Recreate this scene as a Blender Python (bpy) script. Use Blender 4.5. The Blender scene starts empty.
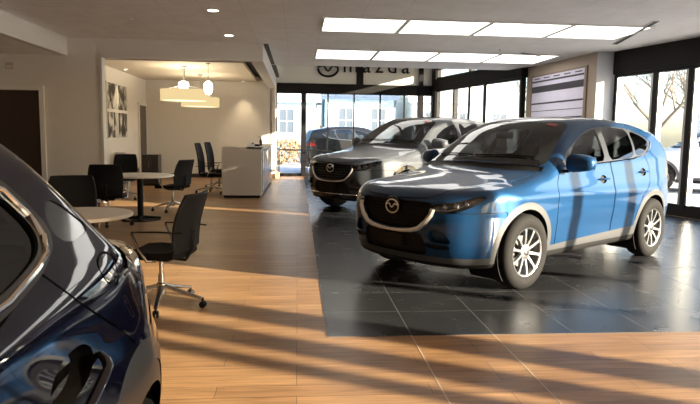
import bpy, bmesh, math, random
import numpy as np
from mathutils import Vector, Matrix
random.seed(4)
SC = bpy.context.scene
COL = SC.collection
PI = math.pi

# ------------------------------------------------------------------ materials
MATS = {}
def new_mat(name):
    m = bpy.data.materials.new(name); m.use_nodes = True
    nt = m.node_tree; nt.nodes.clear()
    out = nt.nodes.new('ShaderNodeOutputMaterial')
    return m, nt, out
def pbr(name, col, rough=.5, metal=0., coat=0., noise=0., nscale=20., bump=0., spec=.5, stretch=None, coat_rough=.03):
    """principled material with a little procedural colour and bump variation"""
    if name in MATS: return MATS[name]
    m, nt, out = new_mat(name)
    b = nt.nodes.new('ShaderNodeBsdfPrincipled')
    b.inputs['Base Color'].default_value = (*col, 1)
    b.inputs['Roughness'].default_value = rough
    b.inputs['Metallic'].default_value = metal
    b.inputs['Coat Weight'].default_value = coat
    b.inputs['Coat Roughness'].default_value = coat_rough
    b.inputs['Specular IOR Level'].default_value = spec
    nt.links.new(b.outputs[0], out.inputs[0])
    if noise or bump:
        tc = nt.nodes.new('ShaderNodeTexCoord')
        n = nt.nodes.new('ShaderNodeTexNoise'); n.inputs['Scale'].default_value = nscale; n.inputs['Detail'].default_value = 3
        src = tc.outputs['Object']
        if stretch:
            mp = nt.nodes.new('ShaderNodeMapping'); mp.inputs['Scale'].default_value = stretch
            nt.links.new(src, mp.inputs[0]); src = mp.outputs[0]
        nt.links.new(src, n.inputs['Vector'])
        if noise:
            r = nt.nodes.new('ShaderNodeMix'); r.data_type = 'RGBA'
            r.inputs[6].default_value = (*[c*(1-noise) for c in col], 1)
            r.inputs[7].default_value = (*[min(1, c*(1+noise)) for c in col], 1)
            nt.links.new(n.outputs[0], r.inputs[0]); nt.links.new(r.outputs[2], b.inputs['Base Color'])
        if bump:
            bp = nt.nodes.new('ShaderNodeBump'); bp.inputs['Strength'].default_value = bump; bp.inputs['Distance'].default_value = .01
            nt.links.new(n.outputs[0], bp.inputs['Height']); nt.links.new(bp.outputs[0], b.inputs['Normal'])
    MATS[name] = m
    return m
def emit(name, col, strength):
    if name in MATS: return MATS[name]
    m, nt, out = new_mat(name)
    e = nt.nodes.new('ShaderNodeEmission'); e.inputs[0].default_value = (*col, 1); e.inputs[1].default_value = strength
    nt.links.new(e.outputs[0], out.inputs[0]); MATS[name] = m
    return m
def glass(name, tint, refl=1.0, rough=0.0):
    """thin sheet glass: tinted transparency with a Fresnel reflection"""
    if name in MATS: return MATS[name]
    m, nt, out = new_mat(name)
    t = nt.nodes.new('ShaderNodeBsdfTransparent'); t.inputs[0].default_value = (*tint, 1)
    g = nt.nodes.new('ShaderNodeBsdfGlossy'); g.inputs['Roughness'].default_value = rough
    lw = nt.nodes.new('ShaderNodeLayerWeight'); lw.inputs[0].default_value = .5
    pw_ = nt.nodes.new('ShaderNodeMath'); pw_.operation = 'POWER'; pw_.inputs[1].default_value = 5; nt.links.new(lw.outputs['Facing'], pw_.inputs[0])
    mu = nt.nodes.new('ShaderNodeMath'); mu.operation = 'MULTIPLY_ADD'; mu.inputs[1].default_value = .85*min(1, refl); mu.inputs[2].default_value = .042*refl; mu.use_clamp = True
    nt.links.new(pw_.outputs[0], mu.inputs[0])
    mx = nt.nodes.new('ShaderNodeMixShader')
    nt.links.new(mu.outputs[0], mx.inputs[0])
    nt.links.new(t.outputs[0], mx.inputs[1]); nt.links.new(g.outputs[0], mx.inputs[2])
    nt.links.new(mx.outputs[0], out.inputs[0]); MATS[name] = m
    return m

# ------------------------------------------------------------------ mesh builder
class MB:
    def __init__(s): s.v = []; s.f = []; s.sm = []
    def add(s, vs, fs, smooth=False):
        o = len(s.v); s.v += [tuple(v) for v in vs]
        for f in fs: s.f.append(tuple(i+o for i in f)); s.sm.append(smooth)
        return s
    def box(s, a, b, bev=0.):
        x0, y0, z0 = [min(x, y) for x, y in zip(a, b)]; x1, y1, z1 = [max(x, y) for x, y in zip(a, b)]
        if bev <= 0:
            return s.add([(x0,y0,z0),(x1,y0,z0),(x1,y1,z0),(x0,y1,z0),(x0,y0,z1),(x1,y0,z1),(x1,y1,z1),(x0,y1,z1)],
                  [(0,3,2,1),(4,5,6,7),(0,1,5,4),(1,2,6,5),(2,3,7,6),(3,0,4,7)])
        bm = bmesh.new(); bmesh.ops.create_cube(bm, size=1)
        for v in bm.verts: v.co = Vector(((x0+x1)/2+v.co.x*(x1-x0), (y0+y1)/2+v.co.y*(y1-y0), (z0+z1)/2+v.co.z*(z1-z0)))
        bmesh.ops.bevel(bm, geom=bm.edges[:], offset=bev, segments=2, affect='EDGES')
        s.bm(bm); bm.free(); return s
    def bm(s, bm, smooth=False, M=None):
        bm.verts.index_update()
        return s.add([(M @ v.co) if M else v.co[:] for v in bm.verts], [[v.index for v in f.verts] for f in bm.faces], smooth)
    def prism(s, poly, z0, z1):
        """horizontal outline raised from z0 to z1"""
        n = len(poly)
        return s.add([(x, y, z0) for x, y in poly]+[(x, y, z1) for x, y in poly],
              [tuple(range(n))[::-1], tuple(range(n, 2*n))]+[(i, (i+1) % n, n+(i+1) % n, n+i) for i in range(n)])
    def tube(s, pts, r, seg=8, cap=True, flat=1.0, up=(0,0,1)):
        pts = [Vector(p) for p in pts]; n = len(pts)
        rr = r if isinstance(r, (list, tuple)) else [r]*n
        vs = []; fs = []; up = Vector(up)
        for i, p in enumerate(pts):
            t = (pts[min(i+1, n-1)]-pts[max(i-1, 0)]).normalized()
            a = t.cross(up)
            if a.length < 1e-3: a = t.cross(Vector((1, 0, .01)))
            a.normalize(); b = a.cross(t)
            for k in range(seg):
                w = 2*PI*k/seg
                vs.append(p+a*math.cos(w)*rr[i]+b*math.sin(w)*rr[i]*flat)
        for i in range(n-1):
            for k in range(seg):
                fs.append((i*seg+k, i*seg+(k+1) % seg, (i+1)*seg+(k+1) % seg, (i+1)*seg+k))
        if cap: fs += [tuple(range(seg))[::-1], tuple(range((n-1)*seg, n*seg))]
        return s.add(vs, fs, True)
    def lathe(s, prof, seg=32, M=None, close=False):
        """profile of (radius, height) turned about local z"""
        vs = []; fs = []; n = len(prof)
        for r, z in prof:
            for k in range(seg):
                w = 2*PI*k/seg; v = Vector((r*math.cos(w), r*math.sin(w), z)); vs.append(M @ v if M else v)
        for i in range(n if close else n-1):
            for k in range(seg):
                a = i*seg; b = ((i+1) % n)*seg
                fs.append((a+k, a+(k+1) % seg, b+(k+1) % seg, b+k))
        if not close:
            if prof[0][0] > 1e-5: fs.append(tuple(range(seg))[::-1])
            if prof[-1][0] > 1e-5: fs.append(tuple(range((n-1)*seg, n*seg)))
        return s.add(vs, fs, True)
    def ellipsoid(s, c, r, seg=16, rings=10, p=1.0, M=None):
        vs = []; fs = []
        sg = lambda x: math.copysign(abs(x)**p, x)
        for i in range(rings+1):
            ph = -PI/2+PI*i/rings
            for k in range(seg):
                w = 2*PI*k/seg
                v = Vector((r[0]*sg(math.cos(ph))*sg(math.cos(w)), r[1]*sg(math.cos(ph))*sg(math.sin(w)), r[2]*sg(math.sin(ph))))
                v = (M @ v if M else v)+Vector(c); vs.append(v)
        for i in range(rings):
            for k in range(seg): fs.append((i*seg+k, i*seg+(k+1) % seg, (i+1)*seg+(k+1) % seg, (i+1)*seg+k))
        return s.add(vs, fs, True)
    def sheet(s, grid, thick, smooth=True):
        """grid of points given a thickness along its normals"""
        R, Cn = len(grid), len(grid[0])
        P = np.array(grid, float)
        du = np.gradient(P, axis=1); dv = np.gradient(P, axis=0)
        N = np.cross(du, dv); N /= np.maximum(np.linalg.norm(N, axis=-1, keepdims=True), 1e-9)
        A = (P+N*thick/2).reshape(-1, 3).tolist(); B = (P-N*thick/2).reshape(-1, 3).tolist()
        fs = []; o = R*Cn
        for i in range(R-1):
            for j in range(Cn-1):
                q = (i*Cn+j, i*Cn+j+1, (i+1)*Cn+j+1, (i+1)*Cn+j)
                fs.append(q); fs.append(tuple(o+k for k in q[::-1]))
        per = [j for j in range(Cn)]+[i*Cn+Cn-1 for i in range(1, R)]+[(R-1)*Cn+j for j in range(Cn-2, -1, -1)]+[i*Cn for i in range(R-2, 0, -1)]
        for a, b in zip(per, per[1:]+per[:1]): fs.append((b, a, o+a, o+b))
        return s.add(A+B, fs, smooth)
    def build(s, name, mat, parent=None, loc=None, auto=True):
        me = bpy.data.meshes.new(name); me.from_pydata(s.v, [], s.f); me.update()
        bm = bmesh.new(); bm.from_mesh(me); bmesh.ops.recalc_face_normals(bm, faces=bm.faces[:]); bm.to_mesh(me); bm.free()
        if any(s.sm):
            me.polygons.foreach_set('use_smooth', s.sm)
            try: me.set_sharp_from_angle(angle=math.radians(42))
            except Exception: pass
        me.materials.append(mat)
        o = bpy.data.objects.new(name, me); COL.objects.link(o)
        if parent: o.parent = parent
        if loc: o.location = loc
        return o
def tag(o, label=None, cat=None, group=None, kind=None):
    if label: o['label'] = label
    if cat: o['category'] = cat
    if group: o['group'] = group
    if kind: o['kind'] = kind
    return o
def empty(name, loc=(0, 0, 0), rz=0., label=None, cat=None, group=None, scale=1.):
    o = bpy.data.objects.new(name, None); COL.objects.link(o); o.location = loc; o.rotation_euler = (0, 0, rz); o.scale = (scale,)*3
    o.empty_display_size = .1
    return tag(o, label, cat, group)
def struct(name, mb, mat, parent=None):
    o = mb.build(name, mat, parent)
    if not parent: o['kind'] = 'structure'
    return o
CHILD = {}
def copy_tree(o, parent=None, mats=None):
    c = o.copy(); COL.objects.link(c)
    if parent: c.parent = parent
    if mats and c.type == 'MESH':
        for sl in c.material_slots:
            if sl.material and sl.material.name in mats:
                m = mats[sl.material.name]; sl.link = 'OBJECT'; sl.material = m
    for ch in list(o.children): copy_tree(ch, c, mats)
    return c
# ------------------------------------------------------------------ cars
def lut(pts, lo, hi, n=600):
    pts = sorted(pts); x = np.array([a for a, b in pts], float); y = np.array([b for a, b in pts], float)
    h = np.diff(x); d = np.diff(y)/h; m = np.zeros_like(x)
    for i in range(1, len(x)-1):
        m[i] = 0 if d[i-1]*d[i] <= 0 else 3*(h[i]+h[i-1])/((2*h[i]+h[i-1])/d[i-1]+(h[i]+2*h[i-1])/d[i])
    m[0] = d[0]; m[-1] = d[-1]
    X = np.linspace(lo, hi, n); k = np.clip(np.searchsorted(x, X)-1, 0, len(x)-2)
    t = (X-x[k])/h[k]; t2 = t*t; t3 = t2*t
    Y = (2*t3-3*t2+1)*y[k]+(t3-2*t2+t)*h[k]*m[k]+(-2*t3+3*t2)*y[k+1]+(t3-t2)*h[k]*m[k+1]
    a = X < x[0]; Y[a] = y[0]+m[0]*(X[a]-x[0]); a = X > x[-1]; Y[a] = y[-1]+m[-1]*(X[a]-x[-1])
    for _ in range(2): Y[1:-1] = .25*Y[:-2]+.5*Y[1:-1]+.25*Y[2:]
    return lambda q: np.interp(q, X, Y)
def smax(a, b, k):
    h = np.maximum(k-np.abs(a-b), 0)/k
    return np.maximum(a, b)+h*h*k*.25
class CarShape:
    """closed body surface: width, height, nose and tail profiles blended together"""
    def __init__(s, d):
        s.d = d
        s.P = lut(d['plan'], -5, 1.5); s.V = lut(d['vert'], 0, 2)
        s.T = lut(d['top'], -5, 1.5); s.F = lut(d['front'], 0, 2); s.B = lut(d['back'], 0, 2)
        s.gf = lut(d['gf'], 0, 1.2); s.gb = lut(d['gb'], 0, 1.2); s.hw = lut(d['hoodw'], -5, 1.5)
        s.C = lut(d['crown'], -5, 1.5); s.SW = lut(d['sweep'], -5, 1.5); s.belt = lut(d['belt'], -5, 1.5)
    def f(s, x, y, z):
        d = s.d; a = np.abs(y)
        W = s.P(x)+s.V(z)
        e = z-s.belt(x)
        W = W-d['tumble']*np.where(e > .06, e-.03, np.where(e < 0, 0, e*e/.12))-d['tum2']*np.clip(e-.03, 0, 9)**2
        for wx in (0, d['wb']): W = W+d['flare']*np.exp(-((x-wx)/.42)**2-((z-.62)/.26)**2)
        W = W+d['crease']*np.exp(-((z-d['creasez']-.015*(x+1.3))/.05)**2)
        W = W-d['scoop']*np.exp(-((x-d['wb']*.5)/.75)**4-((z-.50)/.14)**2)
        xs = x+s.SW(x)*a*a
        T = s.T(xs)-s.C(x)*a*a
        T = T+d['hoodridge']*np.exp(-((a-s.hw(x))/.10)**2)*np.clip((x+.25)/.4, 0, 1)*np.clip((1.1-x)/.5, 0, 1)
        F = s.F(z)-s.gf(a); B = s.B(z)+s.gb(a)
        q = smax(a-W, (z-T)*.85, d['ktop'])
        q = smax(q, (x-F)*.9, d['kf']); q = smax(q, (B-x)*.9, d['kb'])
        return smax(q, d['zb']-z+0*x, .04)
    def grad(s, p, e=.008):
        f = lambda dx, dy, dz: s.f(p[:, 0]+dx, p[:, 1]+dy, p[:, 2]+dz)
        return np.stack([f(e, 0, 0)-f(-e, 0, 0), f(0, e, 0)-f(0, -e, 0), f(0, 0, e)-f(0, 0, -e)], -1)/(2*e)
    def normal(s, p):
        g = s.grad(p); return g/np.maximum(np.linalg.norm(g, axis=1, keepdims=True), 1e-9)
    def snap(s, p, n=4):
        for _ in range(n):
            g = s.grad(p, .004); v = s.f(p[:, 0], p[:, 1], p[:, 2])
            p = p-g*(v/np.maximum((g*g).sum(1), .05))[:, None]
        return p
    def hit(s, o, d):
        """first surface point from o along d"""
        o = np.array(o, float); d = np.array(d, float); d /= np.linalg.norm(d)
        t = np.linspace(0, 3.2, 320); lo = 0.
        for _ in range(3):
            q = o+d*t[:, None]; v = s.f(q[:, 0], q[:, 1], q[:, 2]); k = int(np.argmax(v < 0))
            if k == 0: k = int(np.argmin(v)); return o+d*t[k]
            t = np.linspace(t[k-1], t[k], 24)
        return o+d*t[k if k < len(t) else -1]
    def nets(s, h=.023):
        d = s.d
        xs = np.arange(d['xmin'], d['xmax'], h); ny = int(1.1/h)+1
        ys = (np.arange(2*ny)-(ny-.5))*h; zs = np.arange(d['zb']-.05, d['zmax'], h)
        X, Y, Z = np.meshgrid(xs, ys, zs, indexing='ij'); G = s.f(X, Y, Z)
        S = G < 0; nx, ny_, nz = G.shape
        cs = S[:-1,:-1,:-1].astype(np.int8)*0
        for i in (0, 1):
            for j in (0, 1):
                for k in (0, 1): cs = cs+S[i:nx-1+i, j:ny_-1+j, k:nz-1+k]
        act = (cs > 0) & (cs < 8); idx = -np.ones(act.shape, int); ci = np.argwhere(act); idx[act] = np.arange(len(ci))
        acc = np.zeros((len(ci), 3)); cnt = np.zeros(len(ci))
        cor = [(i, j, k) for i in (0, 1) for j in (0, 1) for k in (0, 1)]
        for a in cor:
            for b in cor:
                if sum(b)-sum(a) != 1 or any(y < x for x, y in zip(a, b)): continue
                pa = ci+np.array(a); pb = ci+np.array(b)
                va = G[tuple(pa.T)]; vb = G[tuple(pb.T)]; m = (va < 0) != (vb < 0)
                t = np.where(m, va/np.where(m, va-vb, 1), 0)[:, None]
                acc += np.where(m[:, None], pa+(pb-pa)*t, 0); cnt += m
        V = acc/cnt[:, None]*h+np.array([xs[0], ys[0], zs[0]])
        quads = []
        for ax in range(3):
            sl0 = [slice(None)]*3; sl1 = [slice(None)]*3; sl0[ax] = slice(0, -1); sl1[ax] = slice(1, None)
            e = np.argwhere(S[tuple(sl0)] != S[tuple(sl1)]); ins = S[tuple(e.T)]
            u, w = [(1, 2), (2, 0), (0, 1)][ax]
            ok = (e[:, u] > 0) & (e[:, w] > 0); e = e[ok]; ins = ins[ok]
            def c(du, dw):
                q = e.copy(); q[:, u] += du; q[:, w] += dw; return idx[tuple(q.T)]
            Q = np.stack([c(-1, -1), c(0, -1), c(0, 0), c(-1, 0)], -1)
            Q[~ins] = Q[~ins][:, ::-1]; quads.append(Q)
        Q = np.concatenate(quads); Q = Q[(Q >= 0).all(1)]
        return s.snap(V), Q.tolist()
def poly_sdf(poly, px, py):
    """signed distance to a closed outline, positive inside"""
    P = np.array(poly, float); Qn = np.roll(P, -1, 0)
    best = np.full(px.shape, 1e9); ins = np.zeros(px.shape, bool)
    for (ax, ay), (bx, by) in zip(P, Qn):
        ex, ey = bx-ax, by-ay; t = np.clip(((px-ax)*ex+(py-ay)*ey)/(ex*ex+ey*ey+1e-12), 0, 1)
        best = np.minimum(best, np.hypot(px-ax-ex*t, py-ay-ey*t))
        c = (ay > py) != (by > py)
        ins ^= c & (px < (bx-ax)*(py-ay)/(by-ay+1e-15)+ax)
    return np.where(ins, best, -best)
def chaikin(p, n=2, r=.25):
    for _ in range(n):
        q = []
        for (ax, ay), (bx, by) in zip(p, p[1:]+p[:1]):
            L = math.hypot(bx-ax, by-ay); t = min(r, .05/max(L, 1e-6)) if L > .2 else r
            q += [(ax+(bx-ax)*t, ay+(by-ay)*t), (bx-(bx-ax)*t, by-(by-ay)*t)]
        p = q
    return p
class Shell:
    def __init__(s, shape, h):
        s.shape = shape; V, F = shape.nets(h); s.V = [tuple(v) for v in V]; s.F = F; s.lab = ['body']*len(F); s.h = h
        Va = np.array(s.V); s.C = Va[np.array(F)].mean(1); s.FN = shape.normal(s.C)
    def clip(s, proj, field, new, only=('body',)):
        V = np.array(s.V); C, N = s.C, s.FN
        if proj == 'side': m = (np.abs(N[:, 1]) > .28) & (np.abs(C[:, 1]) > .35); val = field(V[:, 0], V[:, 2])
        elif proj == 'top': m = N[:, 2] > .12; val = field(V[:, 0], np.abs(V[:, 1]))
        elif proj == 'front': m = (N[:, 0] > .12) & (C[:, 0] > -.1); val = field(np.abs(V[:, 1]), V[:, 2])
        elif proj == 'rear': m = (N[:, 0] < -.12) & (C[:, 0] < s.shape.d['wb']); val = field(np.abs(V[:, 1]), V[:, 2])
        else: m = np.ones(len(C), bool); val = field(V[:, 0], V[:, 1], V[:, 2])
        val = np.where(np.abs(val) < 2e-4, 2e-4, val); cache = {}; vals = val.tolist()
        def cut(a, b):
            k = (a, b) if a < b else (b, a)
            if k not in cache:
                t = vals[a]/(vals[a]-vals[b]); A, B = s.V[a], s.V[b]
                s.V.append(tuple(A[i]+(B[i]-A[i])*t for i in range(3))); vals.append(0.); cache[k] = len(s.V)-1
            return cache[k]
        on = np.array([l in only for l in s.lab]) & m
        inside = val > 0; n4 = [len(f) for f in s.F]; flat = np.fromiter((i for f in s.F for i in f), int, sum(n4)); st = np.concatenate([[0], np.cumsum(n4)[:-1]])
        cnt = np.add.reduceat(inside[flat].astype(int), st); n4 = np.array(n4)
        lab = np.array(s.lab, object); lab[on & (cnt == n4)] = new
        mixed = on & (cnt > 0) & (cnt < n4); nf = []; nl = []
        for k in np.nonzero(mixed)[0]:
            f = s.F[k]; l = lab[k]; sg = [vals[i] > 0 for i in f]
            ch = sum(sg[i] != sg[i-1] for i in range(len(f)))
            for g in ([f] if ch == 2 else [[f[0], f[i], f[i+1]] for i in range(1, len(f)-1)]):
                pin = []; pout = []
                for i in range(len(g)):
                    a, b = g[i], g[(i+1) % len(g)]
                    (pin if vals[a] > 0 else pout).append(a)
                    if (vals[a] > 0) != (vals[b] > 0):
                        c = cut(a, b); pin.append(c); pout.append(c)
                if len(pin) > 2: nf.append(pin); nl.append(new)
                if len(pout) > 2: nf.append(pout); nl.append(l)
        keep = ~mixed; s.F = [f for f, k in zip(s.F, keep) if k]+nf; s.lab = lab[keep].tolist()+nl
        if nf:
            nc = np.array([[sum(s.V[i][q] for i in f)/len(f) for q in range(3)] for f in nf])
            s.C = np.concatenate([C[keep], nc]); s.FN = np.concatenate([N[keep], s.shape.normal(nc)])
    def poly(s, proj, poly, new, only=('body',), gap=0., smooth=2, gaplab='gap'):
        p = chaikin(poly, smooth) if smooth else poly
        if gap:
            s.clip(proj, lambda a, b: poly_sdf(p, a, b)+gap, gaplab, only)
            s.clip(proj, lambda a, b: poly_sdf(p, a, b)-gap, new, (gaplab,))
        else: s.clip(proj, lambda a, b: poly_sdf(p, a, b), new, only)
    def finish(s):
        V = np.array(s.V); s.V = s.shape.snap(V, 3); s.N = s.shape.normal(s.V)
    def part(s, labs, name, mat, parent, push=0., wall=False, xpush=0., side=None, thick=0., xr=None):
        """faces with the given labels as one mesh; push moves them inward, wall closes the step"""
        V, N = s.V, s.N
        sel = [f for f, l in zip(s.F, s.lab) if l in labs]
        if side: sel = [f for f in sel if sum(V[i][1] for i in f)*side > 0]
        if xr: sel = [f for f in sel if xr[0] < sum(V[i][0] for i in f)/len(f) < xr[1]]
        if not sel: return None
        used = sorted({i for f in sel for i in f}); mp = {u: k for k, u in enumerate(used)}
        off = -N[used]*push; off[:, 0] -= xpush
        P = V[used]+off; NN = N[used]; fs = [tuple(mp[i] for i in f) for f in sel]
        P = P.tolist(); NN = NN.tolist()
        if wall or thick:
            ed = {}
            for f in fs:
                for a, b in zip(f, f[1:]+f[:1]): ed[(a, b)] = 1
            bd = [(a, b) for a, b in ed if (b, a) not in ed]; top = {}
            for a, b in bd:
                q = []
                for k in (a, b, b, a):
                    u = used[k]
                    q.append(len(P)); 
                    if len(q) in (1, 2): P.append(P[k] if wall else P[k])
                    else: P.append(V[u].tolist() if wall else (np.array(P[k])-N[u]*thick).tolist())
                pa, pb = np.array(P[q[0]]), np.array(P[q[1]]); pc = np.array(P[q[2]])
                nn = np.cross(pb-pa, pc-pb); nn = (nn/max(np.linalg.norm(nn), 1e-9)).tolist()
                if not wall: nn = (-np.array(nn)).tolist()
                NN += [nn]*4; fs.append(tuple(q) if wall else tuple(q[::-1]))
        me = bpy.data.meshes.new(name); me.from_pydata(P, [], fs); me.update()
        me.polygons.foreach_set('use_smooth', [True]*len(me.polygons))
        me.normals_split_custom_set_from_vertices(NN)
        me.materials.append(mat)
        o = bpy.data.objects.new(name, me); COL.objects.link(o); o.parent = parent
        return o
def ring(c, r, n=28):
    return [(c[0]+r*math.cos(2*PI*k/n), c[1]+r*math.sin(2*PI*k/n)) for k in range(n)]
def wheel(parent, x, y, R, rr, side, M, style='ten'):
    """tyre with its alloy rim, hub cap and brake disc; side=+1 has its face to +y"""
    T = Matrix.Translation((x, y, R)) @ Matrix.Rotation(-PI/2*side, 4, 'X')
    w = .112
    prof = [(rr, -w*.9), (rr+.03, -w), (R-.05, -w-.004), (R-.012, -w*.86), (R-.001, -w*.6), (R, -w*.2), (R-.006, -w*.17), (R-.006, -w*.13), (R, -w*.1), (R, w*.1), (R-.006, w*.13), (R-.006, w*.17), (R, w*.2), (R-.001, w*.6), (R-.012, w*.86), (R-.05, w+.004), (R-.085, w+.006), (rr+.02, w-.002), (rr, w*.9)]
    t = MB().lathe(prof, 56, T, close=True)
    tyre = t.build('wheel', M['tyre'], parent)
    rim = MB()
    rim.lathe([(rr+.004, w*.93), (rr-.006, w*.90), (rr-.014, w*.80), (rr-.022, w*.2), (rr-.03, -w*.8), (rr-.02, -w*.9), (rr-.004, -w*.9)], 48, T)
    rim.f = [f for f in rim.f if len(f) == 4]; rim.sm = [True]*len(rim.f)
    n = 10
    for k in range(n):
        a = 2*PI*(k+.5)/n+.1; da = .0
        c, sn = math.cos(a), math.sin(a)
        r0, r1 = .045, rr-.008
        grid = []
        for i in range(6):
            u = i/5; r = r0+(r1-r0)*u; z = w*(.70+.16*math.sin(u*PI*.55))
            hwid = .015*(1-u)+.0125*u+.007*max(0, u-.8)*5
            grid.append((r, z, hwid))
        vs = []; fs = []
        for r, z, hwid in grid:
            for (tt, dz) in ((-1, -.03), (-.9, 0), (.9, 0), (1, -.03)):
                px, py = r*c-tt*hwid*sn, r*sn+tt*hwid*c
                vs.append(T @ Vector((px, py, z+dz)))
        for i in range(5):
            for j in range(3): fs.append((i*4+j, i*4+j+1, (i+1)*4+j+1, (i+1)*4+j))
        rim.add(vs, fs, False)
    rim.lathe([(.075, w*.55), (.075, w*.72), (.062, w*.80), (.0, w*.80)], 24, T)
    rim.build('rim', M['alloy'], tyre)
    MB().lathe([(.031, w*.79), (.031, w*.88), (.027, w*.9), (0, w*.9)], 20, T).build('center_cap', M['dark_metal'], tyre)
    MB().lathe([(.15, w*.05), (.15, w*.25), (0, w*.25)], 32, T).build('brake_disc', M['disc'], tyre)
    bk = MB().lathe([(rr-.03, -w*.5), (rr-.03, -w*.45), (0, -w*.45)], 32, T)
    bk.build('wheel_back', M['black'], tyre)
    return tyre
def seat(parent, x, y, w, M, bench=False, dz=0.):
    b = MB()
    b.box((x-.25, y-w/2, .50+dz), (x+.28, y+w/2, .66+dz), .05)
    o = b.build('seat', M['leather'], parent)
    g = []
    for i in range(7):
        u = i/6; row = []
        for j in range(7):
            v = j/6*2-1
            row.append((x-.25-.24*u-.03*math.cos(v*1.4), y+v*w/2*(1-.18*u*u), .58+dz+.56*u))
        g.append(row)
    s = MB().sheet(g, .11); s.build('seat_back', M['leather'], o)
    for hy in ((0,) if not bench else (-.42, .42)):
        h = MB(); h.box((x-.58, y+hy-.13, 1.20+dz), (x-.49, y+hy+.13, 1.36+dz), .035); h.tube([(x-.52, y+hy-.05, 1.1+dz), (x-.53, y+hy-.05, 1.25+dz)], .008); h.tube([(x-.52, y+hy+.05, 1.1+dz), (x-.53, y+hy+.05, 1.25+dz)], .008)
        h.build('headrest', M['leather'], o)
    return o
SUV = dict(wb=-2.70, zb=.24, xmin=-3.85, xmax=1.15, zmax=1.82, tumble=.30, tum2=.44, flare=.022, crease=.010, creasez=.86, scoop=.018,
 plan=[(1.0,.80),(.8,.86),(.5,.888),(0,.898),(-.6,.898),(-1.3,.90),(-2.1,.905),(-2.7,.905),(-3.1,.885),(-3.4,.85),(-3.65,.80)],
 vert=[(.15,-.09),(.25,-.065),(.35,-.035),(.48,-.012),(.62,0),(.75,.003),(.86,-.002),(.95,-.018),(1.02,-.03),(1.1,-.045),(1.3,-.07),(1.7,-.10)],
 belt=[(.9,1.02),(0,1.07),(-1,1.12),(-2,1.155),(-3,1.20),(-3.6,1.22)],
 top=[(1.05,.78),(.95,.865),(.86,.92),(.7,.965),(.4,1.02),(.1,1.065),(-.1,1.10),(-.20,1.14),(-.36,1.24),(-.65,1.42),(-.9,1.555),(-1.1,1.63),(-1.35,1.68),(-1.7,1.70),(-2.1,1.695),(-2.6,1.66),(-3.0,1.60),(-3.22,1.555),(-3.32,1.48),(-3.42,1.33),(-3.52,1.16),(-3.60,1.04),(-3.7,.9)],
 crown=[(1,.06),(.5,.055),(.1,.06),(-.3,.02),(-.8,.05),(-1.2,.075),(-2,.085),(-3,.085),(-3.4,.03),(-3.7,.0)],
 sweep=[(1.0,.15),(.6,.12),(.2,.30),(-.1,.42),(-.6,.38),(-1.0,.30),(-1.4,.15),(-2,.0),(-2.8,-.10),(-3.4,-.22),(-3.7,-.22)],
 front=[(.15,.72),(.24,.82),(.32,.87),(.42,.905),(.55,.925),(.68,.93),(.80,.915),(.88,.89),(.95,.84),(1.05,.72)],
 back=[(.15,-3.40),(.28,-3.50),(.42,-3.58),(.6,-3.62),(.75,-3.615),(.85,-3.57),(1.0,-3.57),(1.2,-3.55),(1.6,-3.4)],
 gf=[(0,0),(.2,.008),(.4,.04),(.55,.085),(.68,.16),(.78,.27),(.85,.42),(.90,.62),(1.0,1.1)],
 gb=[(0,0),(.2,.005),(.4,.03),(.6,.075),(.72,.14),(.80,.23),(.86,.36),(.92,.6),(1.0,1.0)],
 hoodw=[(1,.50),(.5,.60),(0,.68),(-1,.7)], hoodridge=.004, ktop=.07, kf=.10, kb=.10)
HATCH = dict(SUV, wb=-2.65, zb=.22, xmin=-3.75, xmax=1.1, zmax=1.66, tumble=.459, tum2=0., flare=.055, crease=.004, creasez=.80, scoop=.02,
 plan=[(1.0,.78),(.8,.83),(.5,.86),(0,.875),(-.6,.875),(-1.3,.88),(-2.1,.885),(-2.65,.88),(-3.0,.86),(-3.3,.82),(-3.6,.76)],
 vert=[(.15,-.08),(.25,-.055),(.35,-.03),(.48,-.01),(.62,0),(.75,.003),(.86,-.004),(.95,-.025),(1.02,-.045),(1.1,-.075),(1.3,-.10),(1.7,-.12)],
 belt=[(.9,.92),(0,.96),(-1,1.0),(-2,1.03),(-3,1.06),(-3.6,1.08)],
 top=[(1.05,.75),(.9,.86),(.7,.93),(.4,.98),(.1,1.01),(-.05,1.03),(-.14,1.06),(-.30,1.15),(-.6,1.31),(-.9,1.42),(-1.2,1.47),(-1.7,1.49),(-2.1,1.485),(-2.509,1.481),(-3.159,1.086),(-3.259,1.065),(-3.359,1.05),(-3.509,1.03),(-3.659,.9)],
 crown=[(1,.06),(.5,.055),(.1,.06),(-.3,.02),(-.8,.05),(-1.2,.075),(-2,.085),(-2.7,.085),(-3.1,.05),(-3.4,.0)],
 sweep=[(1.0,.15),(.6,.12),(.2,.30),(-.1,.42),(-.6,.38),(-1.0,.30),(-1.4,.15),(-2,.0),(-2.8,-.206),(-3.2,-.344),(-3.7,-.344)],
 front=[(.15,.72),(.24,.80),(.32,.85),(.42,.89),(.55,.91),(.68,.91),(.80,.89),(.88,.85),(.95,.80),(1.05,.70)],
 back=[(.15,-3.372),(.28,-3.452),(.42,-3.512),(.6,-3.532),(.72,-3.512),(.80,-3.44),(.90,-3.385),(.985,-3.365),(1.03,-3.445),(1.07,-3.455),(1.11,-3.42),(1.5,-3.212)],
 gb=[(0,0),(.2,.01),(.4,.035),(.55,.075),(.66,.12),(.74,.18),(.80,.26),(.86,.44),(1.0,.95)], hoodw=[(1,.48),(.5,.58),(0,.66),(-1,.7)], ktop=.08, kb=.05)
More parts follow.
